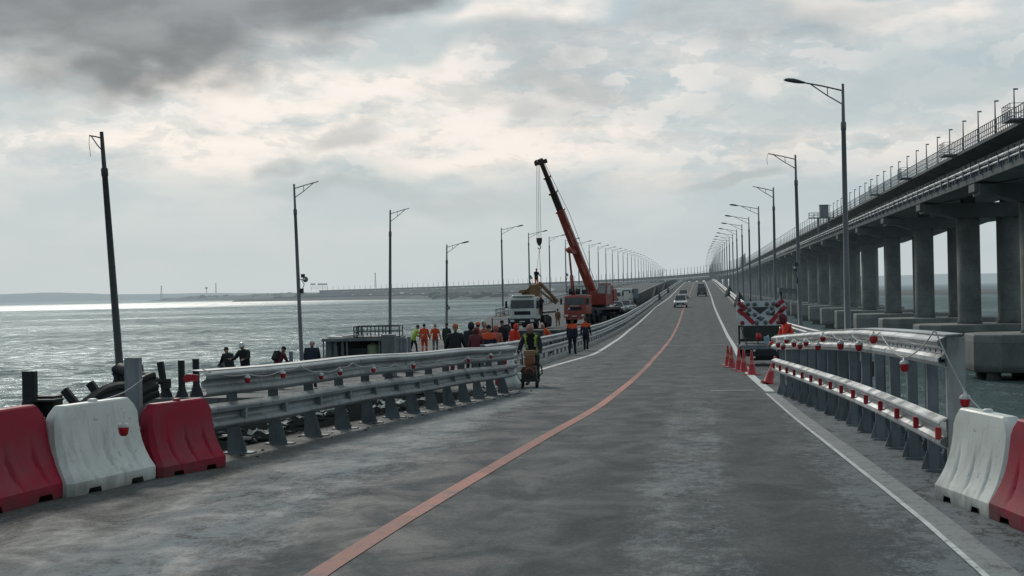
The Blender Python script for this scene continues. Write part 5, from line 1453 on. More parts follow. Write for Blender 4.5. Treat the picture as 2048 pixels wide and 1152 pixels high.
# ---- red mobile crane
b0 = P(1149, 600, 146)
rc = thing('mobile_crane', 'red mobile crane with its long telescopic boom raised over the white lorry', 'crane', (b0.x, b0.y, zl(b0.y)), R_(-15))
truck_cab(rc, CABR, 2.48, 3.1, 1.1, 1.9, bump_m=CABR)
mb = MB(); mb.box((0, -.075, 1.98), (1.0, .02, .14)); mb.build('name_strip', mat('pale_lettering_strip', (.42, .30, .28), .5), rc)
mb = MB(); mb.prism([(-.75, 1.60), (-.45, 1.60), (-.60, 1.86)], -.095, -.07, 'y'); mb.build('warning_triangle', CABW, rc)
mb = MB()
for x in (-.42, .42): mb.box((x, 6.2, 1.05), (.2, 10.8, .35))
mb.box((0, 2.4, 1.3), (2.4, .8, .8)); mb.build('chassis', CHS, rc)
mb = MB(); mb.box((0, 7.2, 1.55), (2.5, 8.8, .3)); mb.box((0, 11.4, 1.2), (2.5, .5, .6)); mb.box((1.0, 4.3, 1.15), (.4, 1.6, .7)); mb.box((-1.0, 4.3, 1.15), (.4, 1.6, .7)); mb.build('carrier_deck', NAVY, rc, bevel=.03)
for y in (1.1, 2.7, 8.3, 9.7):
    for sx in (-1, 1): wheel(rc, (sx * 1.05, y, .58), .58, .38, RIMD)
for y in (5.0, 11.2):
    for sx in (-1, 1):
        mb = MB(); mb.box((sx * 1.9, y, .95), (1.5, .3, .3)); mb.tube([(sx * 2.6, y, 1.2), (sx * 2.6, y, .1)], .1, 8); mb.lathe([(.28, 0.02), (.28, .1), (.1, .14)], (sx * 2.6, y, 0), 10); mb.build('outrigger', CHS, rc)
# roof rack clutter
mb = MB()
for x in (-1.1, -.4, .3, 1.1): mb.box((x, .9, 3.55), (.05, .05, .85)); mb.box((x, 1.7, 3.55), (.05, .05, .85))
for y in (.9, 1.7): mb.box((0, y, 3.97), (2.3, .05, .05)); mb.box((0, y, 3.5), (2.3, .05, .05))
mb.tube([(-.9, 1.3, 3.15), (-.9, 1.3, 3.8)], .22, 12); mb.tube([(-.1, 1.3, 3.15), (-.1, 1.3, 3.75)], .26, 12); mb.box((.7, 1.3, 3.4), (.5, .5, .5)); mb.build('roof_rack', STEEL_D, rc)
mb = MB(); mb.lathe([(.9, 1.7), (.9, 1.95)], (0, 7.0, 0), 20); mb.build('slew_ring', CHS, rc)
mb = MB(); mb.box((.35, 7.2, 2.7), (2.1, 3.2, 1.5)); mb.box((.35, 9.0, 3.0), (2.3, 1.1, 1.3)); mb.box((1.1, 7.6, 3.75), (.7, 1.8, .7)); mb.build('superstructure', ORB, rc, bevel=.05)
mb = MB(); mb.prism([(4.6, 2.0), (6.3, 2.0), (6.3, 4.3), (4.95, 4.3), (4.55, 3.2)], .95, 1.9, 'x'); oc = mb.build('operator_cab', ORB, rc, bevel=.04)
mb = MB(); mb.add([(1.03, 4.52, 3.2), (1.82, 4.52, 3.2), (1.82, 4.88, 4.15), (1.03, 4.88, 4.15)], [(0, 1, 2, 3)]); mb.prism([(4.9, 3.1), (6.1, 3.1), (6.1, 4.1), (5.1, 4.1)], 1.89, 1.915, 'x'); mb.prism([(4.9, 3.1), (6.1, 3.1), (6.1, 4.1), (5.1, 4.1)], .93, .96, 'x'); mb.build('cab_window', mat('pale_cab_glass', (.22, .25, .26), .15), oc)
# boom in world space, expressed locally
from mathutils import Euler
bpy.context.view_layer.update()
RM = Matrix.Translation(rc.location) @ Matrix.Rotation(rc.rotation_euler.z, 4, 'Z'); RI = RM.inverted()
piv = P(1191, 600, 153.5); tip = P(1083, 326, 149.5)
pl_, tl_ = RI @ piv, RI @ tip
ax = (tl_ - pl_).normalized(); sx_ = ax.cross(Vector((0, 1, 0))).normalized()
def bp(f): return pl_.lerp(tl_, f)
segs = [(0.0, .66, 1.0, .9, ORB), (.62, .79, .68, .62, BRN), (.76, .90, .56, .52, BRN), (.87, 1.0, .45, .44, BRN)]
for i, (f0, f1, w0, w1, m_) in enumerate(segs):
    mb = MB(); rows = []
    for f, k in ((f0, 1), (f1, .93 if i == 0 else 1)):
        c = bp(f); hn = w0 / 2 * (k if i else (1 if f == f0 else .78)); up = ax.cross(sx_).normalized()
        ww = w1 / 2 * .8
        rows.append([c + sx_ * a * hn + up * b * ww for a, b in ((-1, -.7), (-.7, -1), (.7, -1), (1, -.7), (1, .7), (.7, 1), (-.7, 1), (-1, .7))])
    mb.sweep(rows); mb.build('boom_section', m_, rc)
    if i < 3:
        c = bp(f1); up = ax.cross(sx_).normalized(); k = .45 if i == 0 else w0 / 2 * 1.22
        mb = MB(); mb.sweep([[cc + sx_ * a * k + up * b * k for a, b in ((-1, -1), (1, -1), (1, 1), (-1, 1))] for cc in (c - ax * .15, c + ax * .05)]); mb.build('section_collar', m_, rc)
mb = MB(); mb.bar(pl_ - ax * 1.2, pl_ + ax * .4, 1.0, 1.3); mb.build('boom_foot', ORB, rc)
up = ax.cross(sx_).normalized()
mb = MB(); c = tl_; lft = (RI.to_3x3() @ _r) * -1
mb.bar(c - lft * .6 + Vector((0, 0, .25)), c + lft * .75 - Vector((0, 0, .12)), .5, .42); mb.lathe([(.22, -.2), (.28, -.2), (.28, .2), (.22, .2)], c + lft * .45 + Vector((0, 0, .05)), 12, axis='y'); mb.bar(c, c + ax * .5, .4, .4); mb.build('boom_head', BRN, rc)
# pale lettering strips on the boom, unreadable at this distance
for f0, f1 in ((.40, .52), (.18, .27)):
    mb = MB(); a, b = bp(f0), bp(f1); off_ = RI.to_3x3() @ (-_f * .46)
    mb.bar(a + off_, b + off_, .26, .02, up=tuple(RI.to_3x3() @ -_f)); mb.build('lettering_strip', mat('faded_boom_lettering', (.40, .16, .12), .5), rc)
# luffing cylinder
lc0 = RI @ P(1147, 592, 149.5); lc1 = RI @ P(1138, 500, 149.5); lcb = bp(.38)
mb = MB(); mb.tube([lc0, lc0.lerp(lc1, .45)], .20, 10); mb.tube([lc0.lerp(lc1, .45), lc1], .11, 10); mb.build('luffing_cylinder', ORB, rc)
mb = MB(); mb.ell(lc1, (.34, .34, .34), 10, 7); mb.bar(lc1, bp(.345), .3, .4); mb.bar(RI @ P(1147, 594, 149.5), RI @ P(1185, 602, 152), .4, .5); mb.build('cylinder_bracket', ORB, rc)
mb = MB()   # hoist rope along the boom back
mb.tube([pl_ + sx_ * -.7, bp(.62) - sx_ * .85, tl_ - sx_ * .3 + ax * .4] if (RI.to_3x3() @ _r).dot(sx_) < 0 else [pl_ + sx_ * .7, bp(.62) + sx_ * .85, tl_ + sx_ * .3 + ax * .4], .025, 5); mb.build('hoist_rope', STEEL_D, rc)
# falls, hook block
mb = MB()
for dx in (-4, 0, 4): mb.tube([RI @ P(1076 + dx * .7, 326, 149.5), RI @ P(1078 + dx, 476, 149.5)], .022, 5)
mb.build('rope_fall', mat('wire_rope', (.20, .21, .22), .5, .3), rc)
hb = RI @ P(1078.5, 483, 149.5)
mb = MB(); mb.prism([(hb.x - .28, hb.z + .38), (hb.x + .28, hb.z + .38), (hb.x + .26, hb.z - .05), (hb.x + .1, hb.z - .42), (hb.x - .1, hb.z - .42), (hb.x - .26, hb.z - .05)], hb.y - .14, hb.y + .14, 'y'); ob = mb.build('hook_block', BRN, rc)
mb = MB(); hk = [hb + Vector((.16 * math.sin(a), 0, -.62 - .17 * math.cos(a) + .0)) for a in [PI - .1 - 4.6 * i / 12 for i in range(13)]]; mb.tube([hb + Vector((0, 0, -.38))] + hk, .05, 7); mb.build('hook', BRN, ob)
mb = MB(); h0 = hb + Vector((0, 0, -.8)); mb.tube([h0, RI @ P(1073, 545, 131 + 16)], .02, 5); mb.tube([h0, RI @ P(1083, 592, 131 + 14)], .035, 5); mb.build('sling', ORB, rc)

# ---- white box lorry and blue-white lorry behind the crane
def small_lorry(label, x, D, cm, boxm, rz=0.0, boxh=2.6, zf=zl):
    b = P(x, 600, D); t = thing('lorry', label, 'truck', (b.x, b.y, zf(b.y)), rz)
    truck_cab(t, cm, 2.4, 2.7, .9, 1.8)
    mb = MB(); mb.box((0, 5.2, .85), (.9, 8.0, .3)); mb.build('chassis', CHS, t)
    if boxh > 0: mb = MB(); mb.box((0, 5.4, 1.1 + boxh / 2), (2.5, 6.4, boxh)); mb.build('cargo_box', boxm, t, bevel=.04)
    for y in (.9, 6.2):
        for sx in (-1, 1): wheel(t, (sx * 1.02, y, .48), .48, .3, RIMD)
    return t
small_lorry('white box lorry mostly hidden behind the red crane cab', 1153, 172, CABW, CABW, 0, 2.9)
small_lorry('white lorry parked beyond the crane next to the blue one', 1226, 196, CABW, CABW, R_(-4), 1.4)
small_lorry('small lorry with dull blue load, farthest right of the parked lorries', 1248, 215, CABW, mat('dull_blue_sheet', (.08, .14, .20), .7), R_(-4), 1.5)

# ---- cars
def make_car(name, label, cm, L=4.5, W=1.78, Hh=1.5, suv=False, loc=(0, 0, 0), rz=0.0, group=None):
    """front looks to -y"""
    t = thing(name, label, 'car', loc, rz, group)
    hs = .82 if not suv else .95
    prof = [(-L / 2, .30), (-L / 2 - .02, .55), (-L / 2 + .08, .70), (-L * .25, hs), (L * .40, hs + .05), (L / 2 - .05, hs), (L / 2, .6), (L / 2 - .03, .30)]
    rows = []
    for x, k in ((-W / 2, .94), (-W / 2 + .1, 1), (W / 2 - .1, 1), (W / 2, .94)):
        rows.append([Vector((x, y * k, z if k == 1 else .3 + (z - .3) * .93)) for y, z in prof])
    mb = MB(); mb.sweep(rows); mb.build('body', cm, t, bevel=.05)
    r0 = -L * .22; r1 = L * (.46 if suv else .34)
    ct = [(r0, hs - .02), (r0 + .65, Hh - .06), (r0 + .95, Hh), (r1 - .45, Hh - .02), (r1 - (.2 if suv else 0), hs + .02)]
    rows = [[Vector((x * (1 if z < hs + .1 else .82), y, z)) for y, z in ct] for x in (-W / 2 + .1, W / 2 - .1)]
    mb = MB(); mb.sweep(rows); gh = mb.build('greenhouse', GLASS, t, bevel=.03)
    mb = MB(); mb.box((0, (r0 + .8 + r1 - .5) / 2, Hh + .0), (W * .70, (r1 - .5) - (r0 + .8), .05))
    for sx in (-1, 1):
        for (ya, za, yb, zb) in ((r0, hs, r0 + .72, Hh - .02), (r1 - (.2 if suv else 0), hs, r1 - .5, Hh - .02), (L * .06, hs, L * .06, Hh - .02)):
            mb.bar((sx * (W / 2 - .1), ya, za), (sx * (W / 2 - .1) * .83, yb, zb), .07, .07)
    mb.build('roof', cm, t, bevel=.015)
    for y in (-L * .31, L * .31):
        for sx in (-1, 1): wheel(t, (sx * (W / 2 - .1), y, .33), .33, .22)
    for sx in (-1, 1):
        mb = MB(); mb.box((sx * W * .35, -L / 2 + .01, .66), (.36, .1, .16)); mb.build('headlight', LAMPG, t, bevel=.02)
        mb = MB(); mb.box((sx * W * .39, L / 2 - .04, .80), (.24, .08, .2)); mb.build('tail_light', TAIL, t, bevel=.02)
        mb = MB(); mb.box((sx * (W / 2 + .06), r0 + .35, hs + .1), (.2, .1, .13)); mb.build('mirror', cm, t, bevel=.03)
    mb = MB(); mb.box((0, -L / 2 - .01, .55), (.9, .05, .22)); mb.box((0, -L / 2 - .01, .36), (1.3, .05, .12)); mb.build('grille', CHS, t)
    mb = MB(); mb.box((0, -L / 2 - .04, .45), (.5, .02, .11)); mb.box((0, L / 2 + .005, .62), (.5, .02, .11)); mb.build('number_plate', CABW, t)
    return t
SILV = mat('silver_car_paint', (.52, .54, .54), .3, .3, .1, 1, coat=.5)
WHT = mat('white_car_paint', (.62, .63, .62), .3, 0, .1, 1, coat=.5)
BLK = mat('black_car_paint', (.02, .022, .025), .25, 0, .1, 1, coat=.6)
DGR = mat('grey_car_paint', (.10, .11, .12), .3, 0, .1, 1, coat=.6)
def road_pt(x, D, zf=zr): p = P(x, 600, D); return Vector((p.x, p.y, zf(p.y)))
make_car('car', 'silver car coming towards the viewer left of the orange line', SILV, loc=road_pt(1361, 192), suv=True, Hh=1.62)
make_car('car', 'pale car close behind the silver one', WHT, loc=road_pt(1367, 246))
make_car('car', 'black car driving away in the right lane, the nearer of two', BLK, loc=road_pt(1404, 262), rz=PI, suv=True, Hh=1.65)
make_car('car', 'grey car driving away ahead of the black one', DGR, loc=road_pt(1403, 330), rz=PI)
make_car('parked_car', 'white car parked beyond the crane, left one of two', WHT, loc=road_pt(1233, 183, zl), rz=R_(10), group='white cars parked beyond the crane')
make_car('parked_car', 'white car parked beyond the crane, right one of two', WHT, loc=road_pt(1252, 188, zl), rz=R_(-12), group='white cars parked beyond the crane')
p = road_pt(1221, 168, zl)
person('person in dark clothes crouching beside the crane carrier', p, PI + .5, coat='grey', legs='black', hat='beanie', hatm='black', bulk=1.15, H_=1.7, crouch=.5, lean=.5)
# far traffic on the curve
mb = MB(); mb.box((0, 0, .62), (1.8, 4.4, .7)); mb.box((0, .2, 1.2), (1.5, 2.4, .55), taper=(.85, .7)); fcw = mb.build('distant_car', [mat('bright_white_car', (.8, .8, .8), .3)], bevel=.08)
mb = MB(); mb.box((0, 0, .62), (1.8, 4.4, .7)); mb.box((0, .2, 1.2), (1.5, 2.4, .55), taper=(.85, .7)); fcd = mb.build('distant_car', [DGR], bevel=.08)
mb = MB(); mb.box((0, 0, 2.1), (2.5, 8.0, 3.0)); mb.box((0, -5.0, 1.6), (2.4, 1.8, 2.4)); fct = mb.build('distant_truck', [WHT], bevel=.08)
rnd = random.Random(11); n_ = 0
for o, lab, cat in ((fcw, 'tiny white car in the distant queue on the curved bridge', 'car'), (fcd, 'tiny dark car in the distant queue on the curved bridge', 'car'), (fct, 'tiny white lorry in the distant queue on the curved bridge', 'truck')): tag(o, lab, cat, 'distant queue of traffic on the curved bridge')
used = {id(fcw): False, id(fcd): False, id(fct): False}
s = 1020
while s < 2500:
    src = rnd.choice([fcw, fcw, fcw, fcw, fcd, fct])
    u = rnd.choice([-5.0, -13.5, -17.5, -23.5])
    if not used[id(src)]: o = src; used[id(src)] = True
    else: o = src.copy(); C.objects.link(o)
    o.location = A(u, s, (zr if u > -10 else zl)(s) + .02); o.rotation_euler = (0, 0, max(0, (s - S0) / RC))
    s += rnd.uniform(14, 42)

# ------------------------------------------------------------------ arrow board trailer
b0 = P(1523, 600, 52); tz = zr(b0.y)
tr = thing('warning_trailer', 'warning trailer with a red and white chevron arrow board on the right shoulder', 'trailer', (b0.x, b0.y, tz), R_(4))
SC = 1 / 53.8
def bx(px): return (px - 1523) * SC
def bz(py): return (571.8 - py) * SC + (CZ - tz)
BRD = mat('board_grey_white', (.60, .63, .63), .5, 0, .15, 2, grime=.3); CHV = mat('board_red', (.34, .015, .03), .45, 0, .15); DSC = mat('signal_lamp_lens', (.10, .13, .14), .2); DSCR = mat('red_signal_lens', (.20, .02, .035), .25); BDK = mat('board_dark_panel', (.03, .04, .042), .5)
mb = MB(); mb.prism([(bx(1475), bz(603)), (bx(1566), bz(601)), (bx(1571), bz(612)), (bx(1571), bz(644)), (bx(1562), bz(651)), (bx(1484), bz(651)), (bx(1474), bz(640)), (bx(1473), bz(612))], -.04, .04, 'y'); mb.build('board', BRD, tr)
def stripe(a, b, w_, m_, y=-.052, nm='chevron_stripe'):
    q = MB(); q.bar((bx(a[0]), y, bz(a[1])), (bx(b[0]), y, bz(b[1])), .018, w_, up=(0, 0, 1)) if False else None
    A_ = Vector((bx(a[0]), 0, bz(a[1]))); B_ = Vector((bx(b[0]), 0, bz(b[1]))); d = (B_ - A_).normalized(); n_ = Vector((-d.z, 0, d.x)) * w_ / 2
    q.prism([((A_ - n_).x, (A_ - n_).z), ((B_ - n_).x, (B_ - n_).z), ((B_ + n_).x, (B_ + n_).z), ((A_ + n_).x, (A_ + n_).z)], y, y + .012, 'y'); return q.build(nm, m_, tr)
for a, b in (((1476, 604), (1492, 618)), ((1476, 618), (1486, 628)), ((1486, 626), (1507, 647)), ((1566, 601), (1550, 614)), ((1570, 614), (1557, 627)), ((1562, 622), (1538, 647))): stripe(a, b, .16, CHV)
mb = MB(); mb.prism([(bx(1503), bz(614)), (bx(1537), bz(614)), (bx(1520), bz(628))], -.060, -.041, 'y'); mb.build('dark_window', BDK, tr)
for pts in ([(1491, 621), (1503, 630), (1493, 632)], [(1549, 620), (1537, 630), (1548, 632)], [(1511, 636), (1520, 632), (1529, 636), (1520, 641)]):
    mb = MB(); mb.prism([(bx(x), bz(y)) for x, y in pts], -.060, -.041, 'y'); mb.build('dark_window', BDK, tr)
for x, y, r_ in ((1495.5, 608, 0), (1509, 608, 0), (1533, 608, 0), (1547, 608, 0), (1484, 610, 1), (1556, 610, 1), (1498, 619, 0), (1543, 617, 0), (1509, 629, 0), (1535, 626, 0), (1484, 617, 1), (1563, 619, 1), (1521, 637.5, 0), (1484, 645, 1), (1512, 645, 0), (1530, 645, 0), (1555, 645, 1)):
    mb = MB(); mb.lathe([(.001, -.115), (.055, -.112), (.075, -.09), (.082, -.04)], (bx(x), 0, bz(y)), 14, axis='y'); mb.build('signal_lamp', DSCR if r_ else DSC, tr)
TD = mat('trailer_dark_green', (.03, .042, .04), .6, .1, .3, 3, grime=.3)
mb = MB()
for x in (1478, 1566): mb.bar((bx(x), .12, bz(650)), (bx(x) - .0, .12, bz(722)), .07, .07)
mb.bar((bx(1478), .12, bz(652)), (bx(1566), .12, bz(652)), .07, .07)
mb.bar((bx(1482), .0, bz(655)), (bx(1491), -.3, bz(690)), .03, .03); mb.build('board_frame', TD, tr)
mb = MB(); mb.box((bx(1525), .9, bz(668)), (1.35, .6, .55)); mb.box((bx(1522), .5, bz(680)), (1.5, .25, .12)); mb.build('equipment_box', TD, tr, bevel=.03)
mb = MB(); mb.box((bx(1523), .2, bz(691)), (1.72, 1.5, .10)); mb.box((bx(1523), -.56, bz(693)), (1.75, .05, .16)); mb.build('platform', GALV_D, tr, bevel=.01)
mb = MB(); mb.box((bx(1527), -.45, bz(707)), (.75, .30, .36)); mb.box((bx(1527), -.47, bz(717)), (1.1, .2, .08)); mb.box((bx(1495), -.2, bz(705)), (.3, .3, .25)); mb.build('rear_bumper', CHS, tr, bevel=.04)
mb = MB(); mb.box((bx(1523), .6, .42), (1.3, 2.6, .12)); mb.bar((bx(1523), 1.7, .45), (bx(1523), 3.4, .45), .1, .1); mb.build('chassis', CHS, tr)
for x in (-.72, .72): wheel(tr, (x, .55, .28), .28, .2)
q = MB(); q.tube([(bx(1513), -.25, bz(645)), (bx(1513), -.25, bz(688))], .02, 6); q.build('lamp_stalk', TD, tr)
q = MB(); q.lathe([(.001, -.13), (.09, -.12), (.11, 0), (.09, .13), (.001, .15)], (bx(1514), -.3, bz(673)), 12); q.build('beacon', RED_L, tr)
can = thing('canister', 'pale blue plastic canister standing on the trailer platform', 'canister', (b0.x + .14, b0.y - .35, tz + bz(688)))
q = MB(); q.box((0, 0, .15), (.20, .16, .28)); q.build('canister_body', mat('pale_blue_plastic', (.28, .42, .50), .45), can, bevel=.03)
q = MB(); q.lathe([(.03, .29), (.03, .34), (.001, .345)], (.05, 0, 0), 10); q.build('cap', CABW, can)

# ------------------------------------------------------------------ small machine pushed by the man
mg = G(1060, 775)
mc = thing('road_machine', 'small rusty brown walk-behind machine with a looping hose', 'machine', (mg.x, mg.y - .05, zr(mg.y)), R_(3))
RST = mat('rusty_brown_paint', (.11, .045, .03), .7, 0, .45, 8, grime=.3); RSO = mat('dull_orange_paint', (.24, .085, .04), .6, 0, .4, 8, grime=.3)
mb = MB(); mb.box((0, 0, .30), (.40, .55, .20)); mb.box((0, .05, .2), (.34, .7, .06)); mb.build('frame', CHS, mc, bevel=.02)
mb = MB(); mb.box((0, -.02, .47), (.38, .36, .20)); mb.tube([(-.16, -.2, .45), (-.16, .15, .45)], .07, 10); mb.tube([(.14, -.22, .43), (.14, .15, .43)], .06, 10); mb.build('engine', RST, mc, bevel=.03)
mb = MB(); mb.box((.01, .02, .70), (.28, .22, .24)); mb.build('fuel_tank', RSO, mc, bevel=.04)
mb = MB(); mb.box((0, .08, .90), (.30, .16, .16)); mb.build('control_box', mat('tan_box', (.28, .16, .09), .7), mc, bevel=.02)
for x in (-.2, .2): wheel(mc, (x, -.18, .12), .12, .07, RIMD)
for x in (-.19, .19): wheel(mc, (x, .25, .10), .10, .06, RIMD)
for sx in (-1, 1):
    mb = MB(); mb.tube([(sx * .16, .2, .3), (sx * .2, .3, .7), (sx * .22, .30, .92), (sx * .30, .36, .96)], .016, 7); mb.build('handle', CHS, mc)
mb = MB(); mb.tube([(.1, -.1, .62), (.22, -.12, .66), (.33, -.1, .55), (.34, -.05, .38), (.24, -.02, .28), (.12, 0, .28)], .018, 7); mb.build('hose', BLACK, mc)
mb = MB(); mb.lathe([(.11, -.01), (.13, 0), (.11, .01)], (.02, -.30, .42), 14, axis='y'); mb.build('pulley_guard', RSO, mc)

# ------------------------------------------------------------------ low equipment container on the sunken span
b0 = P(720, 600, 70); S7 = 1 / 40.0
ct = thing('equipment_container', 'low open-sided grey container with a railed roof on the sunken span', 'container', (b0.x, b0.y, ZLOW), R_(7))
def cx(px): return (px - 720) * S7
hroof = 3.9 - (685 - 587) * S7
PALE = mat('weathered_pale_panel', (.17, .19, .19), .7, 0, .35, 3, grime=.5)
mb = MB(); mb.box((cx(722), 1.1, hroof - .04), (3.95, 2.5, .10)); mb.box((cx(722), -.16, hroof - .08), (3.98, .05, .12)); mb.build('roof', PALE, ct)
mb = MB(); mb.box((cx(722), 2.3, hroof / 2), (3.8, .06, hroof - .12)); mb.box((cx(722), 1.1, .06), (3.85, 2.4, .1)); mb.box((cx(798), 1.1, hroof / 2), (.06, 2.4, hroof - .14)); mb.build('wall', STEEL_D, ct)
for x0, w_, tl in ((657, .42, .05), (667, .30, -.08), (683, .12, 0)):
    mb = MB(); mb.box((cx(x0), .02, hroof / 2 - .03), (w_, .05, hroof - .16), Matrix.Rotation(tl, 3, 'Y')); mb.build('door_panel', PALE, ct)
for x in (645, 692, 757, 797):
    mb = MB(); mb.box((cx(x), .0, hroof / 2 - .05), (.07, .07, hroof - .1)); mb.build('corner_post', GALV_D, ct)
mb = MB(); mb.box((cx(716), .9, .55), (1.2, .8, .8)); mb.build('generator', STEEL_D, ct, bevel=.04)
tk = tag(MB().lathe([(.001, 0), (.26, .01), (.28, .06), (.28, .62), (.24, .70), (.1, .72), (.1, .78), (.001, .78)], (0, 0, 0), 16).build('tank', mat('pale_green_plastic', (.26, .32, .16), .5, 0, .2, 3)), 'pale green plastic tank inside the open container', 'tank')
tk.location = Vector((b0.x, b0.y, ZLOW)) + Matrix.Rotation(R_(7), 3, 'Z') @ Vector((cx(742), .45, .42))
mb = MB()
for x in (706, 712, 724, 740, 756, 770, 797):
    mb.box((cx(x), .1, hroof + .28), (.05, .05, .58)); mb.box((cx(x), 2.0, hroof + .28), (.05, .05, .58))
for z in (.30, .56):
    for y in (.1, 2.0): mb.box((cx(751), y, hroof + z), (2.3, .04, .04))
    for x in (706, 797): mb.box((cx(x), 1.05, hroof + z), (.04, 1.9, .04))
for i in range(5): mb.box((cx(707 + i * 3.2), .08, hroof + .28), (.02, .02, .55))
mb.box((cx(751), 1.0, hroof + .05), (2.3, 1.9, .03)); mb.build('roof_railing', STEEL_D, ct)
mb = MB(); mb.box((cx(668), .9, hroof + .05), (.9, 1.1, .07), Matrix.Rotation(.06, 3, 'Y')); mb.box((cx(694), .6, hroof + .09), (.6, .8, .12), Matrix.Rotation(-.08, 3, 'Y')); mb.build('roof_sheet', CABW, ct)
b0 = P(776, 600, 62)
cb = thing('cabinet', 'upright pale grey cabinet at the foot of the third lamp post', 'cabinet', (b0.x, b0.y, ZLOW))
mb = MB(); mb.box((0, 0, .92), (.60, .4, 1.84)); mb.build('cabinet_body', GALV_D, cb, bevel=.02)
mb = MB(); mb.box((0, -.21, .95), (.52, .02, 1.6)); mb.build('door', PALE, cb)
for i, (x, top) in enumerate(((794, 675), (801, 677), (808, 676), (816, 674), (579, 703))):
    D = 66 if x > 600 else 60; b0 = P(x, 600, D); tp = P(x, top, D)
    lab = ['leftmost grey stub post beside the pale cabinet', 'second grey stub post from the pale cabinet', 'third grey stub post from the pale cabinet', 'grey stub post nearest the lime-jacketed worker', 'single grey stub post left of the leaning lamp post'][i]
    t = thing('stub_post', lab, 'post', (b0.x, b0.y, ZLOW), 0, 'bare guard rail posts on the sunken span')
    h = tp.z - ZLOW; mb = MB(); mb.box((0, 0, h / 2), (.14, .012, h)); mb.box((-.07, .05, h / 2), (.012, .1, h)); mb.box((.07, .05, h / 2), (.012, .1, h)); mb.build('channel', GALV_D, t)
    mb = MB(); mb.box((0, .04, .012), (.3, .24, .024)); mb.build('base_plate', GALV_D, t)
# white slatted barrier left of the lorry
b0 = P(1000, 600, 112)
wf = thing('slatted_barrier', 'short white slatted barrier left of the white lorry', 'barrier', (b0.x, b0.y, zl(b0.y)), R_(12))
for z in (.16, .92):
    mb = MB(); mb.box((0, 0, z), (1.4, .05, .09)); mb.build('rail', CABW, wf)
for i in range(7):
    mb = MB(); mb.box((-.62 + i * .207, 0, .54), (.06, .04, .68)); mb.build('slat', CABW, wf)
for sx in (-1, 1):
    mb = MB(); mb.box((sx * .66, 0, .5), (.09, .09, 1.0)); mb.box((sx * .66, 0, .03), (.3, .5, .05)); mb.build('post', STEEL_D, wf)
# heap of hoses and plates on the broken edge
mb = MB()
for i in range(5):
    c = P(992 + i * 5, 668, 104); r = .45 - .03 * i
    mb.tube([c + Vector((r * math.cos(a), r * .3 * math.sin(a), r * .8 * math.sin(a) + .1 * i)) for a in [2 * PI * k / 16 for k in range(17)]], .07, 6)
tag(mb.build('hose_coil', BLACK), 'heap of coiled black hoses at the left of the broken deck end', 'hose')
# height gauge frame on the right
hgf = thing('gauge_frame', 'pale concrete beam on thin posts over the water between road and railway bridge', 'frame', (0, 0, 0))
a, b = P(1556, 580, 150), P(1602, 583, 150)
mb = MB(); mb.bar(a, b, 1.4, .45); mb.build('beam', PALE, hgf)
for f in (.12, .88):
    c = a.lerp(b, f); mb = MB(); mb.tube([c - Vector((0, 0, .2)), Vector((c.x, c.y, -1.5))], .14, 8); mb.build('post', PALE, hgf)

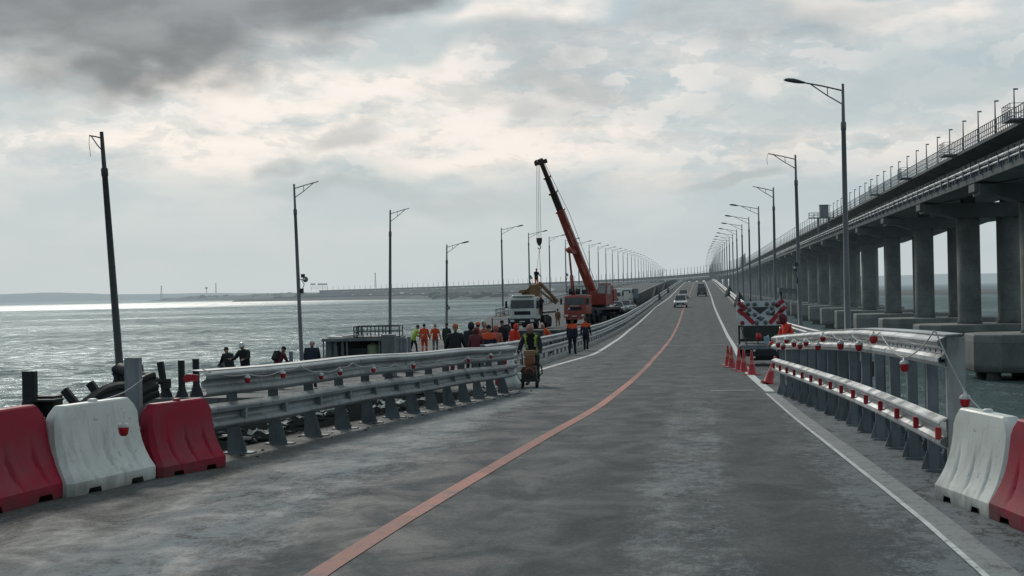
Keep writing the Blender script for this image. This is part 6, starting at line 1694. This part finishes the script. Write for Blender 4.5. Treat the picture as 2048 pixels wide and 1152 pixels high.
# ------------------------------------------------------------------ masts and huts on the spit
def lattice(label, x, ytop, ybot, D, w_, m_=STEEL_D):
    b = P(x, ybot, D); tp = P(x, ytop, D); h = tp.z - b.z
    t = thing('lattice_mast', label, 'mast', (b.x, b.y, b.z - 3))
    h += 3; q = MB()
    for sx in (-1, 1):
        for sy in (-1, 1): q.bar((sx * w_, sy * w_, 0), (sx * w_ * .3, sy * w_ * .3, h), .5, .5)
    for k in range(7):
        f, g_ = k / 7, (k + 1) / 7; wa, wb = w_ * (1 - .7 * f), w_ * (1 - .7 * g_)
        q.bar((-wa, -wa, h * f), (wb, -wb, h * g_), .35, .35); q.bar((wa, -wa, h * f), (-wb, -wb, h * g_), .35, .35)
    q.build('tower', m_, t)
    q = MB(); q.box((0, 0, h - .8), (w_ * 1.6, w_ * 1.6, 1.4)); q.tube([(0, 0, h), (0, 0, h + 3)], .25, 5); q.build('head', m_, t)
    return t
lattice('lattice beacon mast near the tip of the spit', 323, 572, 598, 4600, 3.0)
lattice('tall thin mast standing on the low hill of the spit', 432, 566, 584, 4500, 1.8)
lattice('thin mast far off between the third and fourth lamp posts', 751, 546, 573, 3600, 1.8)
t = thing('watch_tower', 'small platform tower on the low hill left of the tall mast', 'tower', P(413, 585, 4500) - Vector((0, 0, 3)))
q = MB(); q.tube([(0, 0, 0), (0, 0, 16)], 1.0, 6); q.build('shaft', STEEL_D, t)
q = MB(); q.lathe([(1, 14), (5, 17), (5, 19), (1, 20)], n=10); q.build('platform', STEEL_D, t)
for i, x in enumerate((626, 640, 650)):
    p_ = P(x, 574, 3400)
    t = thing('roof_frame', ['leftmost boxy frame on stilts on the far shore', 'middle boxy frame on stilts on the far shore', 'rightmost boxy frame on stilts on the far shore'][i], 'frame', (p_.x, p_.y, p_.z - 5), 0, 'boxy frames on stilts on the far shore')
    q = MB(); q.box((0, 0, 12), (11, 5, 3.2)); q.build('roof', STEEL_D, t)
    for e in (-5, 0, 5):
        q = MB(); q.box((e, 0, 5), (.7, .7, 11)); q.build('leg', STEEL_D, t)
# scrub on the spit: reads as one mass
q = MB(); rnd = random.Random(5)
for i in range(420):
    x = rnd.uniform(330, 1000);
    d0 = float(np.interp(x, [a[0] for a in shore], [a[1] for a in shore])); D = d0 * rnd.uniform(1.02, 1.22); hh = float(np.interp(x, [a[0] for a in shore], [a[3] for a in shore]))
    p_ = P(x, 576, D); r = rnd.uniform(3, 9)
    c = Vector((p_.x, p_.y, hh * rnd.uniform(.2, .75)))
    e = MB(); e.ell((0, 0, 0), (r * rnd.uniform(1, 2.2), r, r * rnd.uniform(.4, .8)), 6, 4)
    q.add([Vector(v) * (1 + .4 * mnoise.noise(Vector(v) * .3 + c * .01)) + c for v in e.v], e.f)
o = q.build('shore_scrub', mat('scrub_foliage', (.035, .042, .022), .95, 0, .4, .2)); tag(o, 'dark low scrub along the far sand spit', 'scrub', kind='stuff')
